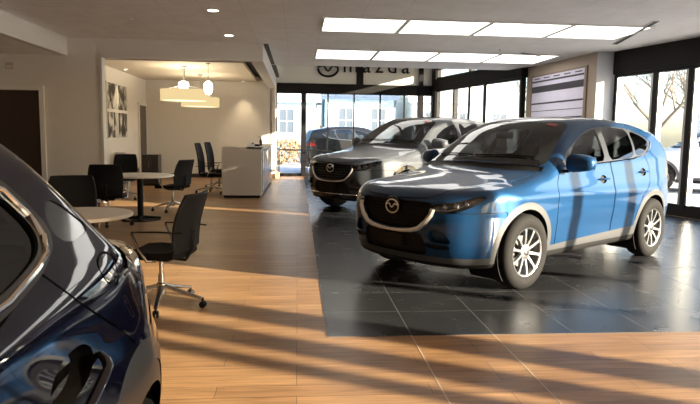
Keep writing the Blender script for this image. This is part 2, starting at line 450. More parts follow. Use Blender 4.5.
def car_mats(paint):
    return dict(paint=paint, tyre=pbr('tyre_rubber', (.011,.011,.011), .8, noise=.3, nscale=40, spec=.2), alloy=pbr('alloy', (.30,.31,.325), .34, .85, noise=.06, nscale=9),
      dark_metal=pbr('dark_metal', (.08,.08,.085), .4, .8, noise=.1), disc=pbr('brake_steel', (.18,.18,.18), .45, .9, noise=.15), black=pbr('black_plastic', (.008,.008,.009), .6, noise=.2, spec=.25),
      gloss=pbr('gloss_black', (.006,.006,.007), .06, coat=.4, noise=.1), clad=pbr('grey_cladding', (.06,.063,.067), .42, noise=.12, nscale=300), leather=pbr('black_leather', (.018,.017,.017), .5, noise=.25, nscale=60, bump=.1),
      glass=glass('car_glass', (.22,.24,.25), 2.2), privacy=glass('privacy_glass', (.07,.08,.09), 4.0), pillar=pbr('sky_sheen_pillar', (.10,.11,.125), .3, .6, noise=.1), shield=glass('windshield_glass', (.32,.34,.345), 2.4), chrome=pbr('chrome', (.78,.77,.74), .10, 1., noise=.03), satin=pbr('satin_chrome', (.86,.84,.80), .38, .85, noise=.03), lamp=glass('lamp_lens', (.80,.84,.86), 1.0),  # pillar: gloss black trim lightened, the reflected sky put into its colour
      reflector=pbr('lamp_reflector', (.65,.66,.68), .2, 1., noise=.1), housing=pbr('lamp_housing', (.22,.22,.23), .25, .9, noise=.1), trim=pbr('interior_trim', (.012,.012,.013), .7, noise=.2), red=pbr('red_lens', (.22,.006,.008), .12, coat=.6, noise=.2), red_sticker=pbr('red_sticker', (.55, .16, .15), .5, noise=.3), paper=pbr('paper', (.75,.78,.82), .7, noise=.03),
      lining=pbr('light_headliner', (.25,.24,.22), .85, noise=.1))
def surf_pts(sh, pts, o_fn, d):
    return [Vector(sh.hit(o_fn(p), d)) for p in pts]
def build_suv(root, paint, M, h=.023, grille='bars', clad=None, wing_r=.018):
    C = clad or M['clad']
    sh = CarShape(SUV); S = Shell(sh, h); wb = SUV['wb']
    # underside, cladding and wheel openings
    S.clip('all', lambda x, y, z: np.where((x > -2.4) & (x < -.3), .315, .285)-z, 'under')
    for wx in (0, wb):
        S.clip('side', lambda x, z, wx=wx: np.minimum(.395-np.hypot(x-wx, z-.375), .9-np.abs(x-wx)), 'hole', ('body', 'under'))
    rocker = lambda x: np.interp(x, [-3.6, -2.3, -.55, 1.], [.43, .425, .375, .36])
    S.clip('side', lambda x, z: np.maximum(np.maximum(.462-np.hypot(x, z-.375), .462-np.hypot(x-wb, z-.375)), np.where((x > -3.3) & (x < .45), rocker(x)-z, -.02)), 'clad')
    S.clip('all', lambda x, y, z: .345-z, 'clad')
    # glass
    S.poly('side', [(-.68,1.175),(-.86,1.305),(-1.15,1.425),(-1.40,1.515),(-1.66,1.572),(-2.05,1.59),(-2.42,1.572),(-2.70,1.50),(-2.86,1.415),(-2.76,1.335),(-2.55,1.255),(-2.2,1.212),(-1.66,1.187),(-1.2,1.17),(-.80,1.150)], 'pillar_trim', smooth=1)
    S.poly('side', [(-.82,1.172),(-.98,1.335),(-1.30,1.47),(-1.655,1.56),(-1.665,1.50),(-1.585,1.20)], 'front_window', ('pillar_trim',), smooth=1)
    S.poly('side', [(-1.80,1.57),(-2.10,1.575),(-2.38,1.558),(-2.36,1.40),(-2.27,1.235),(-1.69,1.207)], 'rear_window', ('pillar_trim',), smooth=1)
    S.poly('side', [(-2.425,1.550),(-2.68,1.485),(-2.80,1.415),(-2.70,1.34),(-2.52,1.268),(-2.33,1.243),(-2.40,1.38)], 'quarter_window', ('pillar_trim',), smooth=1)
    S.poly('top', [(-.30,-1),(-.30,.2),(-.36,.5),(-.475,.755),(-.90,.672),(-1.20,.585),(-1.13,.3),(-1.08,0),(-1.08,-1)], 'windshield', smooth=1)
    S.poly('top', [(-.20,-1),(-.20,.2),(-.26,.5),(-.40,.77),(-.475,.76),(-.36,.5),(-.28,.2),(-.28,-1)], 'cowl', smooth=0)
    S.poly('top', [(-1.28,-1),(-1.28,.44),(-1.36,.47),(-2.0,.48),(-2.08,.44),(-2.08,-1)], 'sunroof', smooth=1)
    S.poly('rear', [(-1,1.19),(.55,1.19),(.68,1.20),(.60,1.46),(.45,1.50),(-1,1.50)], 'rear_glass', smooth=1)
    # lamps and front
    S.poly('front', [(.445,.768),(.445,.838),(.55,.843),(.65,.858),(.735,.893),(.79,.918),(.825,.90),(.79,.838),(.72,.783),(.61,.748),(.52,.755)], 'headlight', smooth=1)
    S.poly('front', [(-1,.850),(.36,.850),(.445,.840),(.452,.79),(.405,.68),(.335,.615),(.2,.59),(0,.578),(-1,.578)], 'grille', smooth=1)
    S.poly('front', [(-1,.545),(.27,.552),(.375,.545),(.40,.47),(.41,.40),(.40,.345),(-1,.345)], 'lower_grille', smooth=1)
    S.poly('front', [(.43,.485),(.45,.60),(.555,.605),(.625,.52),(.640,.485),(.60,.475)], 'lamp_pocket', smooth=1)
    S.poly('front', [(.36,.455),(.44,.468),(.61,.458),(.635,.44),(.60,.42),(.42,.425)], 'bumper_slit', smooth=1)
    S.poly('rear', [(.42,.98),(.43,1.06),(.60,1.075),(.95,1.09),(.95,.99),(.72,.965)], 'taillight', smooth=1)
    S.clip('side', lambda x, z: poly_sdf([(-3.9,.99),(-3.9,1.10),(-3.25,1.085),(-3.2,1.05),(-3.3,.99)], x, z), 'taillight')
    # shut lines
    S.poly('top', [(.99,-1),(.885,0),(.86,.3),(.80,.47),(.50,.585),(.20,.675),(-.15,.735),(-.38,.760),(-.25,.5),(-.19,.2),(-.19,-1)], 'hood', gap=.005, smooth=1)
    S.poly('side', [(-.545,.30),(-.53,.70),(-.55,1.0),(-.62,1.13),(-1.2,1.165),(-1.655,1.185),(-1.70,1.0),(-1.69,.30)], 'front_door', gap=.005, smooth=0)
    S.poly('side', [(-1.705,.30),(-1.715,1.0),(-1.67,1.187),(-2.2,1.21),(-2.54,1.25),(-2.63,1.1),(-2.60,.93),(-2.42,.80),(-2.27,.62),(-2.225,.30)], 'rear_door', gap=.005, smooth=0)
    S.poly('side', [(.36,.43),(.345,.60),(.30,.76),(1.2,.76),(1.2,.30),(.40,.30)], 'front_bumper', gap=.004, smooth=0)
    S.clip('front', lambda y, z: .752-z, 'front_bumper')
    S.poly('rear', [(-1,1.155),(.7,1.155),(.74,1.09),(.70,.95),(.55,.70),(-1,.70)], 'tailgate', gap=.005, smooth=1)
    for a, b in (((-1.39,1.0), (-1.57,1.01)), ((-2.36,1.055), (-2.54,1.06))):
        cx, cz = (a[0]+b[0])/2, (a[1]+b[1])/2-.004
        S.clip('side', lambda x, z, cx=cx, cz=cz: .045-np.hypot((x-cx)/1.7, z-cz), 'handle_cup', ('front_door', 'rear_door'))
    S.finish()
    P = lambda *a, **k: S.part(*a, **k)
    P(('body',), 'body', paint, root); P(('gap',), 'shut_line', M['black'], root, push=.010)
    P(('under',), 'underbody', M['black'], root); cl = P(('clad',), 'cladding', C, root)
    hood = P(('hood',), 'hood', paint, root, thick=.012); P(('front_bumper',), 'front_bumper', paint, root, thick=.012)
    P(('tailgate',), 'tailgate', paint, root, thick=.012); P(('cowl',), 'cowl', M['black'], root, push=.01)
    P(('sunroof',), 'sunroof', M['gloss'], root)
    for sd in (1, -1):
        for nm, hx, hz in (('front_door', -1.48, 1.005), ('rear_door', -2.45, 1.058)):
            dr = P((nm,), nm, paint, root, side=sd, thick=.012)
            P(('handle_cup',), 'handle_cup', M['black'], dr, push=.022, wall=True, side=sd, xr=(-1.9, 0) if nm == 'front_door' else (-5, -1.9))
            pts = []
            for k in range(9):
                u = k/8; x = hx+.105-.21*u; yy = sh.hit((x, 2*sd, hz), (0, -sd, 0))[1]
                pts.append((x, yy+sd*(.004+.034*min(1, 5*u, 5*(1-u))**.6), hz+.004*math.sin(u*PI)))
            MB().tube(pts, [.010]+[.013]*7+[.010], 8, flat=.8).build('handle', paint, dr)
        P(('pillar_trim',), 'pillar_trim', M['pillar'], root, side=sd, push=.002)
        for nm in ('front_window', 'rear_window', 'quarter_window'): P((nm,), nm, M['glass' if nm == 'front_window' else 'privacy'], root, side=sd, push=.004)
        # bright strip under the side glass
        pts = [Vector(sh.hit((x, 2*sd, z), (0, -sd, 0)))+Vector((0, sd*.003, 0)) for x, z in [(-.80,1.150),(-1.2,1.168),(-1.66,1.187),(-2.2,1.212),(-2.55,1.255),(-2.76,1.335),(-2.86,1.412)]]
        MB().tube(pts, .0085, 6).build('window_strip', M['chrome'], root)
        P(('taillight',), 'taillight', M['red'], root, side=sd)
        # headlamp: dark recess, projector lenses, clear cover
        hl = P(('headlight',), 'headlight', M['lamp'], root, side=sd, push=-.001)
        P(('headlight',), 'lamp_housing', M['housing'], hl, side=sd, xpush=.055, wall=True)
        for q, (yy, zz, r) in enumerate(((.555,.800,.026),(.640,.812,.030),(.71,.836,.024))):
            hp = Vector(sh.hit((2, yy*sd, zz), (-1, 0, 0)))-Vector((.034, 0, 0))
            Mx = Matrix.Translation(hp) @ Matrix.Rotation(PI/2, 4, 'Y')
            MB().lathe([(r*1.25, -.02), (r*1.25, .004), (r*1.02, .006), (r, -.004), (r*.8, .006), (r*.45, .013), (0, .015)], 20, Mx).build('lamp', M['reflector'], hl)
        pts = [Vector(sh.hit((2, yy*sd, zz), (-1, 0, 0)))-Vector((.012, 0, 0)) for yy, zz in [(.47,.784),(.53,.776),(.60,.776),(.67,.797),(.73,.836),(.765,.865)]]
        MB().tube(pts, .005, 6).build('light_strip', M['reflector'], hl)
        P(('lamp_pocket',), 'lamp_pocket', paint, root, side=sd, xpush=.055, wall=True)
        P(('bumper_slit',), 'bumper_slit', M['black'], root, side=sd, xpush=.02, wall=True)
        # mirror
        mi = MB(); mc = Vector((-.755, sd*1.005, 1.195))
        vs = []; fs = []
        for i in range(11):
            ph = -PI/2+PI*i/10
            for k in range(18):
                w = 2*PI*k/18; sg = lambda t, p: math.copysign(abs(t)**p, t)
                x = sg(math.cos(ph), .6)*sg(math.cos(w), .7)*.085; y = sg(math.cos(ph), .5)*sg(math.sin(w), .45)*.135; z = sg(math.sin(ph), .8)*.088
                if x < 0: x *= .55
                z *= 1-.22*(y/.135)*1.0; x -= .035*(y/.135)
                vs.append(mc+Vector((x, sd*y, z)))
        for i in range(10):
            for k in range(18): fs.append((i*18+k, i*18+(k+1) % 18, (i+1)*18+(k+1) % 18, (i+1)*18+k))
        mo = mi.add(vs, fs, True).build('mirror', paint, root)
        MB().tube([mc+Vector((.02, -sd*.06, -.06)), mc+Vector((.03, -sd*.13, -.085)), (-.66, sd*.80, 1.11)], [.03, .03, .028], 8, flat=.6).build('mirror_arm', M['black'], mo)
        g = [[mc+Vector((-.052+.01*u*u-.03*v, sd*v*.11, u*.062)) for v in (-1, -.5, 0, .5, 1)] for u in (-1, 0, 1)]
        MB().sheet(g, .004).build('mirror_glass', M['chrome'], mo)
        for wx in (0, wb): wheel(root, wx, sd*.815, .362, .232, sd, M)
    for wx in (0, wb):
        for sd in (1, -1):
            g = [[(wx+.40*math.cos(a), sd*yv, .375+.40*math.sin(a)) for a in [(-.25+1.5*k/20)*PI*.9 for k in range(21)]] for yv in (.50, .70, .865)]
            MB().sheet(g, .006).build('wheel_well', M['black'], root)
    P(('windshield',), 'windshield', M['shield'], root, push=.003); P(('rear_glass',), 'rear_window', M['glass'], root, push=.003)
    # grille: recessed face, bars, badge, bright wing
    gr = P(('grille',), 'grille', M['black'], root, xpush=.045, wall=True)
    P(('lower_grille',), 'lower_grille', M['black'], root, xpush=.03, wall=True)
    gx = lambda y, z: sh.hit((2, y, z), (-1, 0, 0))
    b = MB()
    gp = [(.445,.840),(.452,.79),(.405,.68),(.335,.615),(.2,.59),(0,.580)]
    def half(z): return np.interp(z, [.585, .60, .62, .68, .79, .84], [.08, .26, .33, .40, .448, .44])
    zz = .602
    row = 0
    while zz < .84:
        hw = float(half(zz))
        if grille == 'bars':
            pts = [Vector(gx(y, zz))-Vector((.032, 0, 0)) for y in np.linspace(-hw, hw, 13)]
            b.tube(pts, .006, 5)
        else:
            n = int(hw*2/.10)
            for k in range(-n, n+1):
                y = k*.05*2+(row % 2)*.05
                if abs(y) < hw-.03:
                    pts = [Vector(gx(yy, zz+dz))-Vector((.026, 0, 0)) for yy, dz in ((y-.036, .006), (y-.02, -.008), (y+.02, -.008), (y+.036, .006))]
                    b.tube(pts, .005, 5)
        zz += .030 if grille == 'bars' else .042; row += 1
    b.build('grille_bars', M['dark_metal'] if grille != 'bars' else M['black'], gr)
    wp = [(.478,.785),(.468,.735),(.42,.665),(.345,.600),(.26,.575),(.14,.562),(0,.558)]
    wp = wp+[(-y, z) for y, z in wp[-2::-1]]
    pts = [Vector(gx(y, z))+Vector((.006, 0, 0)) for y, z in wp]
    MB().tube(pts, [wing_r*(.8+.6*min(1, abs(p[0])/.4)) for p in wp], 8).build('grille_wing', M['satin'], root)
    bc = Vector(gx(0, .775))+Vector((-.012, 0, 0)); bd = MB()
    bd.tube([bc+Vector((0, .082*math.cos(t), .064*math.sin(t))) for t in np.linspace(0, 2*PI, 33)], .0065, 8, cap=False)
    bd.tube([bc+Vector((.004, y, z)) for y, z in ((-.078,.012),(-.058,.022),(-.035,.024),(-.014,-.004),(0,-.012),(.014,-.004),(.035,.024),(.058,.022),(.078,.012))], .0065, 8)
    bd.build('badge', M['satin'], root)
    MB().lathe([(.10, -.004), (.10, .002), (0, .004)], 28, Matrix.Translation(bc-Vector((.012, 0, 0))) @ Matrix.Rotation(PI/2, 4, 'Y')).build('badge_plate', M['gloss'], gr)
    pb = MB(); px = gx(0, .46)[0]; pb.box((px-.03, -.155, .405), (px+.012, .155, .515), .006); pb.build('plate_holder', M['black'], root)
    if grille != 'bars':
        pts = [Vector(gx(y, .352))+Vector((.004, 0, 0)) for y in np.linspace(-.62, .62, 15)]
        MB().tube(pts, .008, 6).build('bumper_strip', M['chrome'], root)
    # wipers, fin, mirror, dashboard, wheel, seats, lining
    top = lambda x, y: Vector(sh.hit((x, y, 2.2), (0, 0, -1)))
    for ys in ((.62, -.02), (-.05, -.64)):
        w = MB(); pts = [top(-.30-.24*abs(y)**1.5*1.3-.06, y)+Vector((0, 0, .012)) for y in np.linspace(ys[0], ys[1], 7)]
        w.tube(pts, .008, 6); w.build('wiper', M['black'], root)
    f = MB(); t = top(-2.75, 0); f.add([t+Vector(v) for v in ((.10,0,-.01),(-.08,.03,-.01),(-.08,-.03,-.01),(-.05,0,.065),(-.075,0,.06))], [(0,1,3),(0,3,2),(1,4,3),(2,3,4),(1,2,4),(0,2,1)], True); f.build('antenna_fin', paint, root)
    lf = set(S.lab)-{'windshield', 'front_window', 'rear_window', 'quarter_window', 'rear_glass', 'hole', 'under', 'grille', 'headlight', 'lower_grille', 'taillight', 'bumper_slit', 'lamp_pocket', 'cladX', 'hood', 'front_bumper', 'clad'}
    i = MB()
    i.box((-.30, -.70, .62), (-.62, .70, 1.04), .06); i.box((-.62, -.70, .60), (-.74, .70, .98), .05); i.box((-.55, .14, 1.0), (-.80, .62, 1.09), .04); i.box((-.74, -.13, .4), (-1.5, .13, .72), .04)
    i.box((-.74, -.72, .34), (-3.3, .72, .42)); i.box((-.10, -.7, .34), (-.3, .7, .9))
    da = i.build('dashboard', M['trim'], root)
    ms = MB(); ms.box((-.70, -.14, 1.01), (-.685, .12, 1.12), .004); ms.build('screen', M['gloss'], da)
    sw = MB(); ctr = Vector((-.93, .37, .98)); rot = Matrix.Rotation(-math.radians(62), 4, 'Y')
    sw.tube([ctr+(rot @ Vector((.185*math.cos(t), .185*math.sin(t), 0))) for t in np.linspace(0, 2*PI, 33)], .016, 8, cap=False)
    for t in (0, PI, -PI/2): sw.tube([ctr, ctr+(rot @ Vector((.18*math.cos(t+PI/2), .18*math.sin(t+PI/2), 0)))], .018, 6)
    sw.ellipsoid(ctr, (.05, .06, .05)); sw.build('steering_wheel', M['leather'], root)
    for y in (.37, -.37): seat(root, -1.42, y, .52, M)
    seat(root, -2.42, 0, 1.25, M, True)
    rm = MB(); rm.box((-.86, -.12, 1.43), (-.84, .12, 1.50), .01); rm.tube([(-.85, 0, 1.48), (-.86, 0, 1.535)], .01); rmo = rm.build('rear_view_mirror', M['gloss'], root)
    MB().box((-.80, -.06, 1.33), (-.796, .07, 1.43)).build('hang_tag', M['paper'], rmo)
    tp_ = [top(-1.04-.10*u, .40+.12*v)+Vector((0, 0, .003)) for u, v in ((0,0),(0,1),(.6,1),(.6,0))]
    MB().add(tp_, [(0,1,2,3)]).build('sticker', M['red_sticker'], root)
    P(tuple(lf), 'headliner', M['trim'], root, push=.03)
    return S, sh
def build_hatch(root, paint, M, h=.02):
    sh = CarShape(HATCH); S = Shell(sh, h); wb = HATCH['wb']; C = M['clad']
    S.clip('all', lambda x, y, z: .265-z, 'under')
    for wx in (0, wb): S.clip('side', lambda x, z, wx=wx: np.minimum(.366-np.hypot(x-wx, z-.355), .9-np.abs(x-wx)), 'hole', ('body', 'under'))
    for wx in (0, wb): S.clip('side', lambda x, z, wx=wx: .43-np.hypot(x-wx, z-.355), 'arch_lip')
    S.clip('side', lambda x, z: np.maximum(np.maximum(.498-np.hypot(x, z-.352), .498-np.hypot(x-wb, z-.352)), np.where((x > -3.2) & (x < .5), .42-z, -.02)), 'clad')
    S.clip('all', lambda x, y, z: .40-z+.1*np.clip(-3.1-x, 0, .3), 'clad')
    S.poly('side', [(-.62,1.06),(-.86,1.22),(-1.2,1.355),(-1.6,1.42),(-2.0,1.415),(-2.25,1.375),(-2.41,1.335),(-2.47,1.27),(-2.50,1.205),(-2.47,1.165),(-2.40,1.14),(-2.32,1.118),(-2.1,1.085),(-1.4,1.05),(-.8,1.03)], 'window_frame', smooth=1)
    S.poly('side', [(-.78,1.075),(-.95,1.23),(-1.25,1.335),(-1.50,1.375),(-1.52,1.085),(-1.2,1.06)], 'front_window', ('window_frame',), smooth=1)
    S.poly('side', [(-1.60,1.385),(-2.0,1.385),(-2.22,1.345),(-2.37,1.295),(-2.415,1.24),(-2.425,1.20),(-2.39,1.168),(-2.33,1.15),(-2.16,1.122),(-1.62,1.088)], 'rear_window', ('window_frame',), smooth=1)
    S.poly('side', [(-2.505,1.185),(-2.53,1.24),(-2.585,1.268),(-2.645,1.245),(-2.73,1.172),(-2.67,1.160),(-2.55,1.155)], 'side_glass', smooth=1)
    S.poly('top', [(-.25,-1),(-.25,.2),(-.31,.5),(-.42,.72),(-.85,.63),(-1.08,.55),(-1.0,.3),(-.97,0),(-.97,-1)], 'windshield', smooth=1)
    S.poly('rear', [(-1,1.12),(.50,1.12),(.58,1.15),(.50,1.38),(-1,1.40)], 'rear_glass', smooth=1)
    S.poly('front', [(.44,.74),(.44,.80),(.62,.82),(.76,.86),(.72,.77),(.55,.735)], 'headlight', smooth=1)
    S.poly('front', [(-1,.82),(.43,.81),(.40,.66),(.30,.58),(0,.55),(-1,.55)], 'grille', smooth=1)
    S.poly('side', [(-2.745,1.06),(-2.80,1.075),(-3.2,1.05),(-3.6,1.02),(-3.6,.86),(-3.2,.86),(-2.93,.855),(-2.83,.845),(-2.755,.90),(-2.73,.97)], 'taillight', smooth=1)
    S.poly('rear', [(.45,.88),(.45,1.0),(.95,1.04),(.95,.86)], 'taillight', smooth=0)
    S.poly('side', [(-2.635,1.095),(-2.70,1.105),(-2.755,1.09),(-2.735,1.05),(-2.69,1.015),(-2.615,1.03),(-2.61,1.07)], 'fuel_door', gap=.004, smooth=2)
    S.clip('all', lambda x, y, z: np.minimum(np.minimum(-2.80-x, z-1.030), 1.105-z+.5*np.clip(-2.95-x, -.2, .2)), 'tail_lip', ('body', 'taillight'))
    S.poly('side', [(-1.55,.30),(-1.56,1.0),(-1.53,1.06),(-2.1,1.085),(-2.335,1.13),(-2.41,1.04),(-2.49,.98),(-2.565,.93),(-2.63,.865),(-2.60,.80),(-2.3,.75),(-2.15,.45),(-2.13,.30)], 'rear_door', gap=.004, smooth=0)
    S.poly('side', [(-.50,.30),(-.50,.95),(-.58,1.03),(-1.45,1.055),(-1.545,1.0),(-1.535,.30)], 'front_door', gap=.004, smooth=0)
    S.poly('top', [(.97,-1),(.85,0),(.82,.3),(.76,.47),(.46,.57),(.15,.65),(-.15,.70),(-.35,.735),(-.22,.5),(-.15,.2),(-.15,-1)], 'hood', gap=.005, smooth=1)
    S.poly('rear', [(-1,.97),(.45,.97),(.42,.68),(-1,.66)], 'tailgate', gap=.004, smooth=1)
    hx, hz = -2.26, .925
    S.clip('side', lambda x, z: .040-np.hypot((x-hx)/3.0, z-hz+.10*(x-hx)), 'handle_cup', ('rear_door',))
    S.clip('side', lambda x, z: .048-np.hypot((x+1.30)/2.0, z-.905), 'handle_cup', ('front_door',))
    S.finish(); P = S.part
    P(('body',), 'body', paint, root); P(('gap',), 'shut_line', M['black'], root, push=.008); P(('under',), 'underbody', M['black'], root)
    P(('clad',), 'cladding', M['gloss_clad'], root)
    for sd in (1, -1):
        for xr in ((-9, -1.3), (-1.3, 9)): P(('arch_lip',), 'arch_lip', M['gloss_clad2'], root, push=.004, side=sd, xr=xr)
    P(('tail_lip',), 'tail_lip', M['gloss_frame'], root, push=-.006)
    P(('hood',), 'hood', paint, root, thick=.01); P(('tailgate',), 'tailgate', paint, root, thick=.01)
    for sd in (1, -1):
        P(('front_door',), 'front_door', paint, root, side=sd, thick=.01)
        dr = P(('rear_door',), 'rear_door', paint, root, side=sd, thick=.01)
        P(('fuel_door',), 'fuel_door', paint, root, side=sd, thick=.008)
        P(('handle_cup',), 'handle_cup', M['gloss'], dr, push=.028, wall=True, side=sd, xr=(-5, -1.8)); fd_ = [c for c in root.children if c.name.startswith('front_door')][-1]
        P(('handle_cup',), 'handle_cup', M['gloss'], fd_, push=.028, wall=True, side=sd, xr=(-1.8, 0))
        for cx, cz in ((hx, hz), (-1.30, .905)):
            pts = []
            for k in range(11):
                u = k/10; x = cx+.14-.28*u; z = cz-.035-.21*(x-cx); yy = sh.hit((x, 2*sd, z), (0, -sd, 0))[1]
                pts.append((x, yy+sd*(.002+.036*min(1, 5*u, 5*(1-u))**.6), z))
            MB().tube(pts, [.009]+[.0125]*9+[.009], 10, flat=.75).build('handle', paint, dr if cx < -1.8 else fd_)
        wf = P(('window_frame',), 'window_frame', M['gloss_frame'], root, side=sd, push=-.003)
        P(('front_window',), 'front_window', M['glass'], root, side=sd, push=.004); P(('rear_window',), 'rear_window', M['glass'], root, side=sd, push=.006)
        pts = [Vector(sh.hit((x, 2*sd, z), (0, -sd, 0)))+Vector((0, sd*.006, 0)) for x, z in [(-1.6,1.398),(-2.0,1.398),(-2.235,1.357),(-2.39,1.307),(-2.437,1.245),(-2.445,1.195),(-2.405,1.158),(-2.335,1.14),(-2.16,1.110),(-1.62,1.076)]]
        MB().tube(pts, .0075, 8).build('window_strip', M['chrome'], wf)
        P(('side_glass',), 'side_glass', M['side_glass'], root, side=sd, push=.003); P(('taillight',), 'taillight', M['tail_lens'], root, side=sd, push=.002)
        P(('headlight',), 'headlight', M['gloss'], root, side=sd)
        mi = MB(); mi.ellipsoid((-.66, sd*.98, 1.08), (.07, .12, .075), p=.8); mo = mi.build('mirror', paint, root)
        MB().tube([(-.64, sd*.92, 1.04), (-.60, sd*.79, 1.0)], .025, 8).build('mirror_arm', M['black'], mo)
        for wx in (0, wb): wheel(root, wx, sd*.79, .34, .225, sd, M)
        tl = MB()
        pts = [Vector(sh.hit((x, 2*sd, z), (0, -sd, 0)))+Vector((0, -sd*.004, 0)) for x, z in [(-2.78,1.02),(-2.86,1.02),(-2.93,.97),(-2.95,.92)]]
        tl.tube(pts, .006, 6).build('light_strip', M['dark_metal'], root)
    for wx in (0, wb):
        for sd in (1, -1):
            g = [[(wx+.41*math.cos(a), sd*yv, .36+.41*math.sin(a)) for a in [(-.25+1.5*k/20)*PI*.9 for k in range(21)]] for yv in (.48, .66, .84)]
            MB().sheet(g, .006).build('wheel_well', M['black'], root)
    P(('windshield',), 'windshield', M['shield'], root, push=.003); P(('rear_glass',), 'rear_window', M['glass'], root, push=.003)
    gr = P(('grille',), 'grille', M['gloss'], root, xpush=.03, wall=True)
    lf = set(S.lab)-{'windshield', 'front_window', 'rear_window', 'rear_glass', 'hole', 'under', 'grille', 'headlight', 'clad', 'arch_lip', 'hood'}
    P(tuple(lf), 'headliner', M['trim'], root, push=.03)
    i = MB(); i.box((-.25, -.66, .58), (-.70, .66, .97), .06); i.box((-.6, -.68, .32), (-3.1, .68, .38)); i.build('dashboard', M['trim'], root)
    for y in (.36, -.36): seat(root, -1.30, y, .50, M, dz=-.11)
    seat(root, -2.0, 0, 1.2, M, True, -.12)
    return S, sh
# ------------------------------------------------------------------ procedural surfaces
def tex_floor_wood():
    m, nt, out = new_mat('wood_plank_floor'); L = nt.links.new; N = nt.nodes.new
    b = N('ShaderNodeBsdfPrincipled'); L(b.outputs[0], out.inputs[0])
    tc = N('ShaderNodeTexCoord')
    br = N('ShaderNodeTexBrick'); br.inputs['Scale'].default_value = 1; br.inputs['Brick Width'].default_value = 1.22; br.inputs['Row Height'].default_value = .155
    br.inputs['Mortar Size'].default_value = .0022; br.inputs['Mortar Smooth'].default_value = .1; br.inputs['Bias'].default_value = 0; br.offset = .37; br.offset_frequency = 3
    br.inputs['Color1'].default_value = (.385, .225, .105, 1); br.inputs['Color2'].default_value = (.285, .16, .074, 1); br.inputs['Mortar'].default_value = (.10, .055, .03, 1)
    L(tc.outputs['Object'], br.inputs['Vector'])
    mp = N('ShaderNodeMapping'); mp.inputs['Scale'].default_value = (1.1, 16, 1); L(tc.outputs['Object'], mp.inputs[0])
    n1 = N('ShaderNodeTexNoise'); n1.inputs['Scale'].default_value = 2.2; n1.inputs['Detail'].default_value = 6; n1.inputs['Distortion'].default_value = .6; L(mp.outputs[0], n1.inputs['Vector'])
    rp = N('ShaderNodeValToRGB'); rp.color_ramp.elements[0].position = .3; rp.color_ramp.elements[0].color = (.62, .60, .58, 1); rp.color_ramp.elements[1].position = .7; rp.color_ramp.elements[1].color = (1.2, 1.2, 1.18, 1)
    L(n1.outputs[0], rp.inputs[0])
    mx = N('ShaderNodeMix'); mx.data_type = 'RGBA'; mx.blend_type = 'MULTIPLY'; mx.inputs[0].default_value = 1
    L(br.outputs['Color'], mx.inputs[6]); L(rp.outputs[0], mx.inputs[7]); L(mx.outputs[2], b.inputs['Base Color'])
    b.inputs['Roughness'].default_value = .36; b.inputs['Specular IOR Level'].default_value = .45
    bp = N('ShaderNodeBump'); bp.inputs['Strength'].default_value = .25; bp.inputs['Distance'].default_value = .004; bp.invert = True
    L(br.outputs['Fac'], bp.inputs['Height']); L(bp.outputs[0], b.inputs['Normal'])
    return m
def tex_tile(name, col, grout, size, mortar, rough, ox=0., oy=0., var=.15, bump=.2, sy=None, mott=.25):
    m, nt, out = new_mat(name); L = nt.links.new; N = nt.nodes.new
    b = N('ShaderNodeBsdfPrincipled'); L(b.outputs[0], out.inputs[0])
    tc = N('ShaderNodeTexCoord'); mp = N('ShaderNodeMapping'); mp.inputs['Location'].default_value = (-ox, -oy, 0); L(tc.outputs['Object'], mp.inputs[0])
    br = N('ShaderNodeTexBrick'); br.offset = 0; br.inputs['Scale'].default_value = 1; br.inputs['Brick Width'].default_value = size; br.inputs['Row Height'].default_value = sy or size
    br.inputs['Mortar Size'].default_value = mortar; br.inputs['Mortar Smooth'].default_value = .2
    br.inputs['Color1'].default_value = (*col, 1); br.inputs['Color2'].default_value = (*[c*(1+var) for c in col], 1); br.inputs['Mortar'].default_value = (*grout, 1)
    L(mp.outputs[0], br.inputs['Vector'])
    n1 = N('ShaderNodeTexNoise'); n1.inputs['Scale'].default_value = 3.5; n1.inputs['Detail'].default_value = 5; L(tc.outputs['Object'], n1.inputs['Vector'])
    rp = N('ShaderNodeValToRGB'); rp.color_ramp.elements[0].color = (1-mott, 1-mott, 1-mott, 1); rp.color_ramp.elements[1].color = (1+mott, 1+mott, 1+mott, 1); rp.color_ramp.elements[0].position = .3; rp.color_ramp.elements[1].position = .7
    L(n1.outputs[0], rp.inputs[0])
    mx = N('ShaderNodeMix'); mx.data_type = 'RGBA'; mx.blend_type = 'MULTIPLY'; mx.inputs[0].default_value = 1
    L(br.outputs['Color'], mx.inputs[6]); L(rp.outputs[0], mx.inputs[7]); L(mx.outputs[2], b.inputs['Base Color'])
    b.inputs['Specular IOR Level'].default_value = .30; mr = N('ShaderNodeMapRange'); mr.inputs['To Min'].default_value = rough*(1-mott*.6); mr.inputs['To Max'].default_value = rough*(1+mott*.6); L(n1.outputs[0], mr.inputs[0]); L(mr.outputs[0], b.inputs['Roughness'])
    if bump:
        bp = N('ShaderNodeBump'); bp.inputs['Strength'].default_value = bump; bp.inputs['Distance'].default_value = .004; bp.invert = True
        L(br.outputs['Fac'], bp.inputs['Height']); L(bp.outputs[0], b.inputs['Normal'])
    return m
WALL = pbr('warm_grey_paint', (.72, .69, .655), .75, noise=.03, nscale=6, bump=.03)
WALLW = pbr('white_paint', (.74, .73, .70), .7, noise=.03, nscale=6)
TAUPE = pbr('taupe_panel', (.47, .385, .31), .65, noise=.05, nscale=5)
FRAME = pbr('dark_mullion', (.009, .009, .010), .5, .0, noise=.15, spec=.2)
SILVER = pbr('silver_mullion', (.42, .43, .42), .35, .7, noise=.06)
DARKW = pbr('charcoal_fascia', (.011, .0105, .0105), .6, noise=.12, nscale=8, spec=.2)
CEIL = tex_tile('ceiling_tile', (.90, .90, .90), (.75, .75, .75), .61, .004, .9, .39, 0, .02, .1, 1.22, .04)
